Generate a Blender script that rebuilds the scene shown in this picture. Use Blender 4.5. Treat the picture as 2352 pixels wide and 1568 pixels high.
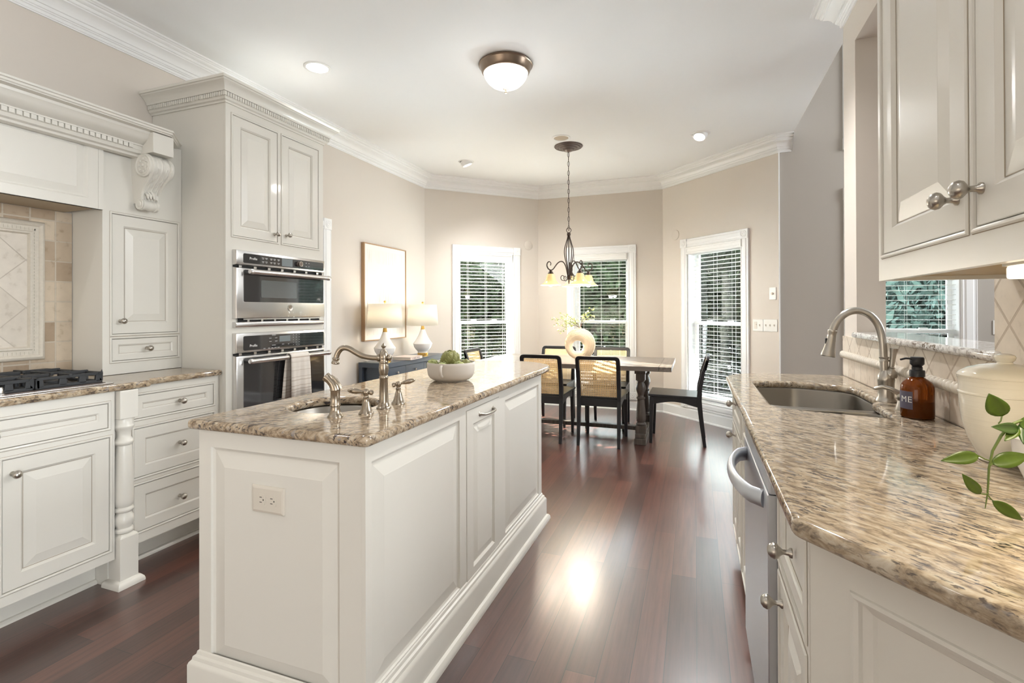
import bpy, bmesh, math, random
from mathutils import Matrix, Vector
from math import pi, sin, cos, radians as R
for o in list(bpy.data.objects): bpy.data.objects.remove(o)
scn = bpy.context.scene
COL = scn.collection
random.seed(7)

# ---------------------------------------------------------------- camera
YAW, PITCH, ROLL = R(20.088), R(.252), R(-.195)
s_, c_ = sin(YAW), cos(YAW)
f0, r0, u0 = Vector((-s_, c_, 0)), Vector((c_, s_, 0)), Vector((0, 0, 1))
f1 = f0*cos(PITCH)+u0*sin(PITCH); u1 = u0*cos(PITCH)-f0*sin(PITCH)
rt = r0*cos(ROLL)+u1*sin(ROLL); up = u1*cos(ROLL)-r0*sin(ROLL)
cam = bpy.data.cameras.new('camera'); camo = bpy.data.objects.new('camera', cam); COL.objects.link(camo)
camo.matrix_world = Matrix(((rt.x, up.x, -f1.x, 0), (rt.y, up.y, -f1.y, 0), (rt.z, up.z, -f1.z, 1.255), (0, 0, 0, 1)))
cam.sensor_width = 36; cam.lens = 36*1149.8/2352; cam.shift_y = -75.6/2352; cam.clip_start = .02
scn.camera = camo

# ---------------------------------------------------------------- world, sun, added fill lights
vs = scn.view_settings
vs.view_transform = 'Standard'; vs.look = 'None'; vs.gamma = 1; vs.use_curve_mapping = False
vs.exposure = 0.78
w = bpy.data.worlds.new('world'); scn.world = w; w.use_nodes = True
wn = w.node_tree.nodes; bg = wn['Background']; bg.inputs[0].default_value = (.84, .92, 1, 1); bg.inputs[1].default_value = 22.0

def light(name, kind, loc, energy, color=(1, 1, 1), size=None, rot=None, sy=None, spot=None, rad=None):
    l = bpy.data.lights.new(name, kind); l.energy = energy; l.color = color
    if kind == 'AREA':
        l.size = size
        if sy: l.shape = 'RECTANGLE'; l.size_y = sy
    if spot: l.spot_size = spot; l.spot_blend = .9
    if rad is not None and kind in ('POINT', 'SPOT'): l.shadow_soft_size = rad
    o = bpy.data.objects.new(name, l); COL.objects.link(o); o.location = loc
    if rot: o.rotation_euler = rot
    return o
def aim(d): return Vector(d).to_track_quat('-Z', 'Y').to_euler()
sun = light('sun', 'SUN', (-9, 10, 7), 60, (1, .94, .85), rot=aim((.85, -.53, -.42))); sun.data.angle = R(.35)
# added fill lights without windows: behind the camera, near right, tall den
light('fill_back', 'AREA', (-2.3, -2.9, 1.2), 34, (1, .90, .76), 3.4, aim((0, 1, .55)), 1.6)
light('fill_passage', 'AREA', (4.6, -1.3, 1.5), 260, (.88, .95, 1), 3.2, aim((-1, .25, .30)), 2.2)
light('fill_den', 'AREA', (4.7, 3.6, 3.0), 125, (.93, .97, 1), 2.2, aim((-1, -.12, -.16)), 2.2)
# added unseen fill lights below the bay sills, imitating light bounced up from outside
for (lx, ly, dx, dy) in ((-2.87, 6.24, 1, -1), (-1.175, 6.95, 0, -1), (.53, 6.24, -1, -1)):
    light('fill_bay', 'AREA', (lx, ly, .02), 500, (.86, .94, 1), .85, aim((dx*.40, dy*.5, .75)), .55)

# ---------------------------------------------------------------- materials
def newmat(name):
    m = bpy.data.materials.new(name); m.use_nodes = True
    return m, m.node_tree.nodes, m.node_tree.links, m.node_tree.nodes['Principled BSDF']
def pm(name, col, rough=.5, metal=0., spec=.5, coat=0., bump=0., bscale=200., emit=None, es=0., trans=0., var=0., ior=1.45, bstretch=None, alpha=1.):
    m, N, L, p = newmat(name)
    p.inputs['Base Color'].default_value = (*col, 1); p.inputs['Roughness'].default_value = rough
    p.inputs['Metallic'].default_value = metal; p.inputs['Specular IOR Level'].default_value = spec
    p.inputs['Coat Weight'].default_value = coat; p.inputs['Coat Roughness'].default_value = .06
    p.inputs['Transmission Weight'].default_value = trans; p.inputs['IOR'].default_value = ior
    if emit: p.inputs['Emission Color'].default_value = (*emit, 1); p.inputs['Emission Strength'].default_value = es
    if bump or var:
        tc = N.new('ShaderNodeTexCoord'); n = N.new('ShaderNodeTexNoise'); n.inputs['Scale'].default_value = bscale; n.inputs['Detail'].default_value = 3
        if bstretch:
            mp = N.new('ShaderNodeMapping'); mp.inputs['Scale'].default_value = bstretch; L.new(tc.outputs['Object'], mp.inputs[0]); L.new(mp.outputs[0], n.inputs[0])
        else: L.new(tc.outputs['Object'], n.inputs[0])
        if bump:
            b = N.new('ShaderNodeBump'); b.inputs['Strength'].default_value = bump; b.inputs['Distance'].default_value = .002
            L.new(n.outputs[0], b.inputs['Height']); L.new(b.outputs[0], p.inputs['Normal'])
        if var:
            mx = N.new('ShaderNodeMix'); mx.data_type = 'RGBA'
            mx.inputs[6].default_value = (*[c*(1-var) for c in col], 1); mx.inputs[7].default_value = (*[min(1, c*(1+var)) for c in col], 1)
            L.new(n.outputs[0], mx.inputs[0]); L.new(mx.outputs[2], p.inputs['Base Color'])
    return m
def ramp(N, stops):
    r = N.new('ShaderNodeValToRGB'); e = r.color_ramp.elements
    while len(e) > 1: e.remove(e[0])
    e[0].position = stops[0][0]; e[0].color = (*stops[0][1], 1)
    for q, c in stops[1:]:
        k = e.new(q); k.color = (*c, 1)
    return r
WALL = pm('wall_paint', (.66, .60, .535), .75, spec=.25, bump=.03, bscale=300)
WALLSHADE = pm('wall_paint_shaded', (.42, .385, .34), .75, spec=.25, bump=.03, bscale=300)  # same wall paint, darkened so the colour carries the den's shade
CEIL = pm('ceiling_paint', (.87, .875, .88), .9, spec=.2, bump=.02, bscale=300)
TRIM = pm('white_trim_paint', (.85, .85, .84), .35)
CAB = pm('cream_cabinet_paint', (.71, .685, .625), .32, spec=.45, coat=.1)
GLAZEL = pm('brown_glaze_line', (.34, .275, .20), .6)
GAPSHADE = pm('cabinet_gap_shade', (.10, .085, .065), .8)  # dark sheet behind doors and drawers, its colour stands for gap shade
NICKEL = pm('brushed_nickel', (.46, .43, .385), .28, 1, bump=.06, bscale=250)
BRONZEN = pm('antique_nickel', (.37, .315, .25), .24, 1, bump=.05, bscale=250)
STEEL = pm('stainless_steel', (.66, .65, .64), .24, 1, bump=.04, bscale=120, bstretch=(1, .05, 3))
SINKST = pm('satin_sink_steel', (.30, .28, .25), .34, 1, bump=.04, bscale=90)
DWST = pm('dishwasher_steel', (.60, .62, .66), .42, 1, bump=.04, bscale=60, bstretch=(1, 4, .2))
BLACKG = pm('black_oven_glass', (.022, .022, .024), .045, spec=.9, coat=.6)
OVWIN = pm('oven_window_glass', (.09, .105, .11), .06, spec=.9, coat=.5)
LCD = pm('display_glass', (.20, .23, .24), .15)
DARK = pm('dark_recess', (.015, .015, .015), .8)
IRON = pm('cast_iron', (.035, .036, .038), .5, spec=.4, bump=.2, bscale=400)
PLASTW = pm('white_plastic', (.80, .785, .74), .3)
PLASTI = pm('ivory_plastic', (.66, .61, .53), .3)
SLOT = pm('outlet_slot', (.05, .045, .04), .6)
BLUE = pm('slate_blue_lacquer', (.060, .076, .100), .30, spec=.5)
BLACKW = pm('black_painted_wood', (.011, .011, .0125), .32, spec=.5, bump=.04, bscale=150)
BRONZE = pm('oil_rubbed_bronze', (.055, .036, .026), .42, .7)
PEWTER = pm('dark_pewter', (.14, .11, .095), .35, .85)
GOLD = pm('polished_gold', (.80, .52, .16), .22, 1)
CERAM = pm('white_ceramic', (.80, .79, .77), .12, coat=.3)
CREAMC = pm('cream_glazed_stoneware', (.74, .70, .60), .14, coat=.4, bump=.3, bscale=60, bstretch=(.1, .1, 3))
BOWLM = pm('matte_stoneware', (.62, .575, .515), .55)
ART = pm('canvas_mat', (.80, .77, .72), .8)
OAKF = pm('light_oak_frame', (.42, .27, .15), .5, bump=.1, bscale=60, bstretch=(8, 8, .6), var=.15)
ARTI = pm('artichoke_green', (.235, .235, .075), .45, var=.35, bscale=40)
ARTI2 = pm('artichoke_light_green', (.34, .37, .14), .45, var=.35, bscale=40)
LEAF = pm('vine_leaf', (.055, .10, .005), .33, spec=.6, var=.3, bscale=60)
LEAFD = pm('vine_leaf_dark', (.035, .08, .014), .28, spec=.7, var=.3, bscale=60)
STEM = pm('vine_stem', (.10, .14, .03), .5)
OLIVE = pm('olive_leaf', (.32, .36, .13), .5, var=.4, bscale=30)
TWIG = pm('twig_bark', (.12, .07, .04), .7)
WOODV = pm('pale_wood_vase', (.60, .50, .37), .55, var=.12, bscale=30)
AMBER = pm('amber_glass', (.26, .065, .006), .06, spec=.6, trans=.75, ior=1.3)
LABELM = pm('plum_label', (.10, .09, .13), .6)
PUMPB = pm('black_pump_plastic', (.012, .012, .014), .35)
WTXT = pm('white_print', (.75, .75, .73), .5)
GTXT = pm('pale_grey_print', (.42, .42, .42), .5)
LAMPON = pm('glowing_lens', (1, 1, 1), .3, emit=(1, .96, .9), es=5.)
DOMEG = pm('lit_frosted_glass', (.9, .9, .88), .12, coat=.5, emit=(1, .97, .92), es=.95)
BULB = pm('bulb_glow', (1, .95, .85), .4, emit=(1, .86, .62), es=9.)
ALAB = pm('amber_alabaster_glass', (.78, .56, .26), .25, coat=.4, emit=(1, .66, .26), es=.20, var=.25, bscale=14)
LENSW = pm('undercabinet_lens', (.9, .88, .8), .3, emit=(1, .90, .70), es=1.1)
BOOKC = pm('book_cover', (.66, .55, .50), .5)
PAGES = pm('book_pages', (.78, .73, .66), .8, bump=.3, bscale=50, bstretch=(.1, .1, 30))
SPINE = pm('book_spine_print', (.12, .10, .11), .6)
BARK = pm('tree_bark', (.06, .05, .04), .9, bump=.5, bscale=20)
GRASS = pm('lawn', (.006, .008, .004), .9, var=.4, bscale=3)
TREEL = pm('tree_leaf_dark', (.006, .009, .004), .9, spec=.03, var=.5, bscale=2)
TREEL2 = pm('tree_leaf_hazy', (.026, .042, .036), .9, spec=.06, var=.4, bscale=2)  # paler leaves, bluish outdoor haze put into the colour
HOODIN = pm('hood_liner_wood', (.40, .32, .22), .5)
UNDERC = pm('cabinet_underside_maple', (.42, .30, .13), .5)
RAILM = pm('blind_white', (.86, .855, .83), .4)

def mat_floor():
    m, N, L, p = newmat('dark_red_brown_floorboards')
    tc = N.new('ShaderNodeTexCoord'); mp = N.new('ShaderNodeMapping'); mp.inputs['Rotation'].default_value = (0, 0, pi/2)
    L.new(tc.outputs['Object'], mp.inputs[0])
    b = N.new('ShaderNodeTexBrick'); b.offset = .37; b.offset_frequency = 2; b.squash = 1
    b.inputs['Scale'].default_value = 1; b.inputs['Brick Width'].default_value = 1.25; b.inputs['Row Height'].default_value = .108
    b.inputs['Mortar Size'].default_value = .0012; b.inputs['Mortar Smooth'].default_value = .3; b.inputs['Bias'].default_value = -.1
    b.inputs['Color1'].default_value = (.050, .0165, .0115, 1); b.inputs['Color2'].default_value = (.118, .040, .026, 1); b.inputs['Mortar'].default_value = (.012, .006, .005, 1)
    L.new(mp.outputs[0], b.inputs['Vector'])
    mp2 = N.new('ShaderNodeMapping'); mp2.inputs['Scale'].default_value = (26, 1.2, 1); L.new(tc.outputs['Object'], mp2.inputs[0])
    n = N.new('ShaderNodeTexNoise'); n.inputs['Scale'].default_value = 2.2; n.inputs['Detail'].default_value = 6; n.inputs['Roughness'].default_value = .6; L.new(mp2.outputs[0], n.inputs[0])
    r = ramp(N, [(.30, (.60, .58, .56)), (.55, (1, 1, 1)), (.75, (1.25, 1.2, 1.15))]); L.new(n.outputs[0], r.inputs[0])
    mx = N.new('ShaderNodeMix'); mx.data_type = 'RGBA'; mx.blend_type = 'MULTIPLY'; mx.inputs[0].default_value = 1
    L.new(b.outputs[0], mx.inputs[6]); L.new(r.outputs[0], mx.inputs[7]); L.new(mx.outputs[2], p.inputs['Base Color'])
    p.inputs['Roughness'].default_value = .34; p.inputs['Specular IOR Level'].default_value = .6; p.inputs['Coat Weight'].default_value = .8; p.inputs['Coat Roughness'].default_value = .22
    bp = N.new('ShaderNodeBump'); bp.inputs['Strength'].default_value = .12; bp.inputs['Distance'].default_value = .002
    L.new(n.outputs[0], bp.inputs['Height']); L.new(bp.outputs[0], p.inputs['Normal'])
    return m
FLOOR = mat_floor()

def mat_granite(name, ang, tint=(1, 1, 1), pal=((.14, .105, .075), (.30, .23, .155), (.44, .355, .255), (.54, .475, .375)), fleck=(.042, .035, .036)):
    m, N, L, p = newmat(name)
    tc = N.new('ShaderNodeTexCoord')
    def noise(scale, stretch, detail=4, rough=.6, dist=0.):
        mr = N.new('ShaderNodeMapping'); mr.inputs['Rotation'].default_value = (0, 0, -ang); L.new(tc.outputs['Object'], mr.inputs[0])
        ms = N.new('ShaderNodeMapping'); ms.inputs['Scale'].default_value = (1, stretch, stretch*.8); L.new(mr.outputs[0], ms.inputs[0])
        n = N.new('ShaderNodeTexNoise'); n.inputs['Scale'].default_value = scale; n.inputs['Detail'].default_value = detail; n.inputs['Roughness'].default_value = rough; n.inputs['Distortion'].default_value = dist
        L.new(ms.outputs[0], n.inputs[0]); return n
    T = lambda c: tuple(a*b for a, b in zip(c, tint))
    n1 = noise(22, 2.5, 5, .65, .5)
    r1 = ramp(N, [(.33, T(pal[0])), (.44, T(pal[1])), (.53, T(pal[2])), (.66, T(pal[3]))]); L.new(n1.outputs[0], r1.inputs[0])
    n2 = noise(48, 2.6, 3, .6, .4)
    r2 = ramp(N, [(.395, (1, 1, 1)), (.46, (0, 0, 0))]); L.new(n2.outputs[0], r2.inputs[0])
    n4 = noise(6, 1.6, 2, .5, .2)
    r4 = ramp(N, [(.38, (.15, .15, .15)), (.60, (1, 1, 1))]); L.new(n4.outputs[0], r4.inputs[0])
    mm = N.new('ShaderNodeMath'); mm.operation = 'MULTIPLY'; L.new(r2.outputs[0], mm.inputs[0]); L.new(r4.outputs[0], mm.inputs[1])
    mx = N.new('ShaderNodeMix'); mx.data_type = 'RGBA'; mx.inputs[7].default_value = (*fleck, 1)
    L.new(mm.outputs[0], mx.inputs[0]); L.new(r1.outputs[0], mx.inputs[6])
    n3 = noise(32, 2.2, 2, .5)
    r3 = ramp(N, [(.60, (0, 0, 0)), (.70, (.75, .75, .75))]); L.new(n3.outputs[0], r3.inputs[0])
    mx2 = N.new('ShaderNodeMix'); mx2.data_type = 'RGBA'; mx2.inputs[7].default_value = (.27, .245, .235, 1)
    L.new(r3.outputs[0], mx2.inputs[0]); L.new(mx.outputs[2], mx2.inputs[6]); L.new(mx2.outputs[2], p.inputs['Base Color'])
    p.inputs['Roughness'].default_value = .07; p.inputs['Specular IOR Level'].default_value = .55
    return m
GRAN_I = mat_granite('island_granite', R(48), (1.0, .96, .92))
GRAN_R = mat_granite('sink_run_granite', R(-42))
GRAN_L = mat_granite('cooktop_run_granite', R(70), (1, .97, .92))
GRAN_S = mat_granite('ledge_granite', R(80), (1, 1, 1), ((.34, .31, .285), (.52, .49, .46), (.66, .64, .61), (.74, .73, .71)), (.17, .13, .10))

def mat_tile(name, axis, wdt, hgt, rot=0., c1=(.56, .46, .345), c2=(.64, .555, .445), mortar=(.52, .45, .36), off=0., ms=.004, shift=(0, 0)):
    """travertine tiles on a wall of constant X: texture u = Y, v = Z"""
    m, N, L, p = newmat(name)
    tc = N.new('ShaderNodeTexCoord'); sp = N.new('ShaderNodeSeparateXYZ'); cb = N.new('ShaderNodeCombineXYZ')
    L.new(tc.outputs['Object'], sp.inputs[0]); L.new(sp.outputs[1], cb.inputs[0]); L.new(sp.outputs[2], cb.inputs[1])
    mp = N.new('ShaderNodeMapping'); mp.inputs['Rotation'].default_value = (0, 0, rot); mp.inputs['Location'].default_value = (*shift, 0); L.new(cb.outputs[0], mp.inputs[0])
    b = N.new('ShaderNodeTexBrick'); b.offset = off; b.squash = 1
    for k, v in (('Scale', 1), ('Brick Width', wdt), ('Row Height', hgt), ('Mortar Size', ms), ('Mortar Smooth', .2), ('Bias', 0)): b.inputs[k].default_value = v
    b.inputs['Color1'].default_value = (*c1, 1); b.inputs['Color2'].default_value = (*c2, 1); b.inputs['Mortar'].default_value = (*mortar, 1); L.new(mp.outputs[0], b.inputs['Vector'])
    n = N.new('ShaderNodeTexNoise'); n.inputs['Scale'].default_value = 28; n.inputs['Detail'].default_value = 6; L.new(tc.outputs['Object'], n.inputs[0])
    r = ramp(N, [(.25, (.72, .68, .62)), (.42, (1, 1, 1)), (.7, (1.08, 1.08, 1.08))]); L.new(n.outputs[0], r.inputs[0])
    mx = N.new('ShaderNodeMix'); mx.data_type = 'RGBA'; mx.blend_type = 'MULTIPLY'; mx.inputs[0].default_value = .8
    L.new(b.outputs[0], mx.inputs[6]); L.new(r.outputs[0], mx.inputs[7]); L.new(mx.outputs[2], p.inputs['Base Color'])
    bp = N.new('ShaderNodeBump'); bp.invert = True; bp.inputs['Strength'].default_value = .6; bp.inputs['Distance'].default_value = .003; L.new(b.outputs[1], bp.inputs['Height']); L.new(bp.outputs[0], p.inputs['Normal'])
    p.inputs['Roughness'].default_value = .55; p.inputs['Specular IOR Level'].default_value = .35
    return m
TILE_L = mat_tile('travertine_brick_tile', 'X', .105, .103, 0, (.36, .265, .18), (.60, .50, .38), shift=(.029, .03))
TILE_P = mat_tile('travertine_diamond_tile', 'X', .165, .165, R(45), (.60, .54, .46), (.66, .60, .52), (.50, .44, .37), ms=.0022)
TILE_R = mat_tile('travertine_upright_tile', 'X', .098, .20, 0, (.56, .47, .375), (.64, .565, .47), (.44, .36, .28), ms=.003)
TILE_D = mat_tile('travertine_diamond_tile_large', 'X', .108, .108, R(45), (.57, .485, .39), (.64, .57, .475), (.43, .35, .27), ms=.004, shift=(.03, .03))
TRAV = pm('travertine_moulding', (.62, .565, .48), .5, bump=.15, bscale=80, var=.10)

def mat_wood(name, c1, c2, axis, rough=.5, scale=3.):
    m, N, L, p = newmat(name); tc = N.new('ShaderNodeTexCoord'); mp = N.new('ShaderNodeMapping'); sc = [14, 14, 14]; sc[axis] = .8; mp.inputs['Scale'].default_value = sc
    L.new(tc.outputs['Object'], mp.inputs[0]); n = N.new('ShaderNodeTexNoise'); n.inputs['Scale'].default_value = scale; n.inputs['Detail'].default_value = 6; L.new(mp.outputs[0], n.inputs[0])
    r = ramp(N, [(.3, c1), (.7, c2)]); L.new(n.outputs[0], r.inputs[0]); L.new(r.outputs[0], p.inputs['Base Color']); p.inputs['Roughness'].default_value = rough
    bp = N.new('ShaderNodeBump'); bp.inputs['Strength'].default_value = .1; bp.inputs['Distance'].default_value = .002; L.new(n.outputs[0], bp.inputs['Height']); L.new(bp.outputs[0], p.inputs['Normal'])
    return m
TABW = mat_wood('weathered_grey_brown_wood', (.10, .080, .064), (.20, .168, .14), 0, .28)
TABL = mat_wood('grey_brown_turned_wood', (.045, .034, .026), (.095, .075, .06), 2, .42)

def mat_cane():
    m, N, L, p = newmat('woven_cane_webbing')
    tc = N.new('ShaderNodeTexCoord'); sp = N.new('ShaderNodeSeparateXYZ'); L.new(tc.outputs['Object'], sp.inputs[0])
    def cell(out):
        a = N.new('ShaderNodeMath'); a.operation = 'MULTIPLY'; a.inputs[1].default_value = 62; L.new(out, a.inputs[0])
        f = N.new('ShaderNodeMath'); f.operation = 'FRACT'; L.new(a.outputs[0], f.inputs[0])
        s = N.new('ShaderNodeMath'); s.operation = 'SUBTRACT'; s.inputs[1].default_value = .5; L.new(f.outputs[0], s.inputs[0])
        q = N.new('ShaderNodeMath'); q.operation = 'ABSOLUTE'; L.new(s.outputs[0], q.inputs[0]); return q
    a, b = cell(sp.outputs[0]), cell(sp.outputs[2])
    mx = N.new('ShaderNodeMath'); mx.operation = 'MAXIMUM'; L.new(a.outputs[0], mx.inputs[0]); L.new(b.outputs[0], mx.inputs[1])
    lt = N.new('ShaderNodeMath'); lt.operation = 'LESS_THAN'; lt.inputs[1].default_value = .235; L.new(mx.outputs[0], lt.inputs[0])
    p.inputs['Base Color'].default_value = (.66, .46, .235, 1); p.inputs['Roughness'].default_value = .55
    t = N.new('ShaderNodeBsdfTransparent'); ms = N.new('ShaderNodeMixShader'); L.new(lt.outputs[0], ms.inputs[0])
    tl = N.new('ShaderNodeBsdfTranslucent'); tl.inputs[0].default_value = (.66, .46, .235, 1); m2 = N.new('ShaderNodeMixShader'); m2.inputs[0].default_value = .35
    L.new(p.outputs[0], m2.inputs[1]); L.new(tl.outputs[0], m2.inputs[2])
    L.new(m2.outputs[0], ms.inputs[1]); L.new(t.outputs[0], ms.inputs[2]); L.new(ms.outputs[0], N['Material Output'].inputs[0])
    return m
CANE = mat_cane()
def mat_glass():
    m, N, L, p = newmat('window_glass'); t = N.new('ShaderNodeBsdfTransparent'); t.inputs[0].default_value = (.93, .95, .94, 1)
    g = N.new('ShaderNodeBsdfGlossy'); g.inputs['Roughness'].default_value = .01; fr = N.new('ShaderNodeFresnel'); fr.inputs[0].default_value = 1.35
    ms = N.new('ShaderNodeMixShader'); L.new(fr.outputs[0], ms.inputs[0]); L.new(t.outputs[0], ms.inputs[1]); L.new(g.outputs[0], ms.inputs[2]); L.new(ms.outputs[0], N['Material Output'].inputs[0]); return m
GLASS = mat_glass()
def mat_translucent(name, col, k=.5):
    m, N, L, p = newmat(name); p.inputs['Base Color'].default_value = (*col, 1); p.inputs['Roughness'].default_value = .9; p.inputs['Specular IOR Level'].default_value = .1
    t = N.new('ShaderNodeBsdfTranslucent'); t.inputs[0].default_value = (*col, 1); ms = N.new('ShaderNodeMixShader'); ms.inputs[0].default_value = k
    L.new(p.outputs[0], ms.inputs[1]); L.new(t.outputs[0], ms.inputs[2]); L.new(ms.outputs[0], N['Material Output'].inputs[0]); return m
SHADE = mat_translucent('linen_lamp_shade', (.88, .86, .81), .6)
SLATM = mat_translucent('blind_slat_white', (.86, .85, .81), .12)
def mat_stripes(name, ca, cb, axis, freq, thr, noise=0.):
    m, N, L, p = newmat(name); tc = N.new('ShaderNodeTexCoord'); sp = N.new('ShaderNodeSeparateXYZ'); L.new(tc.outputs['Object'], sp.inputs[0])
    cb_ = N.new('ShaderNodeCombineXYZ'); L.new(sp.outputs[axis], cb_.inputs[0])
    n = N.new('ShaderNodeTexNoise'); n.inputs['Scale'].default_value = freq; n.inputs['Detail'].default_value = 2; L.new(cb_.outputs[0], n.inputs[0])
    r = ramp(N, [(thr-.04, ca), (thr+.04, cb)]); L.new(n.outputs[0], r.inputs[0]); L.new(r.outputs[0], p.inputs['Base Color']); p.inputs['Roughness'].default_value = .9; p.inputs['Specular IOR Level'].default_value = .1
    return m
TOWEL = mat_stripes('striped_cotton_towel', (.50, .42, .35), (.72, .67, .61), 2, 95, .44)
def mat_art():
    m, N, L, p = newmat('textured_abstract_print'); tc = N.new('ShaderNodeTexCoord'); mp = N.new('ShaderNodeMapping'); mp.inputs['Scale'].default_value = (1, 60, 1.6); L.new(tc.outputs['Object'], mp.inputs[0])
    n = N.new('ShaderNodeTexNoise'); n.inputs['Scale'].default_value = 2.4; n.inputs['Detail'].default_value = 3; L.new(mp.outputs[0], n.inputs[0])
    sp = N.new('ShaderNodeSeparateXYZ'); L.new(tc.outputs['Object'], sp.inputs[0])
    r0_ = ramp(N, [(.36, (.56, .52, .47)), (.50, (.80, .77, .72))]); L.new(n.outputs[0], r0_.inputs[0])
    # bands of strokes with plain gaps between them
    mr = N.new('ShaderNodeMapRange'); mr.inputs['From Min'].default_value = -.49; mr.inputs['From Max'].default_value = .49; L.new(sp.outputs[2], mr.inputs[0])
    bands = ramp(N, [(0, (0, 0, 0)), (.05, (.5, .5, .5)), (.12, (.5, .5, .5)), (.13, (0, 0, 0)), (.33, (.35, .35, .35)), (.40, (.35, .35, .35)), (.41, (.9, .9, .9)), (.62, (.25, .25, .25)), (.63, (0, 0, 0)), (.80, (0, 0, 0)), (.81, (.6, .6, .6)), (.93, (.3, .3, .3)), (.94, (0, 0, 0))]); L.new(mr.outputs[0], bands.inputs[0])
    mx = N.new('ShaderNodeMix'); mx.data_type = 'RGBA'; mx.inputs[6].default_value = (.79, .755, .70, 1); L.new(bands.outputs[0], mx.inputs[0]); L.new(r0_.outputs[0], mx.inputs[7])
    L.new(mx.outputs[2], p.inputs['Base Color']); p.inputs['Roughness'].default_value = .85; return m
ARTP = mat_art()

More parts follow.
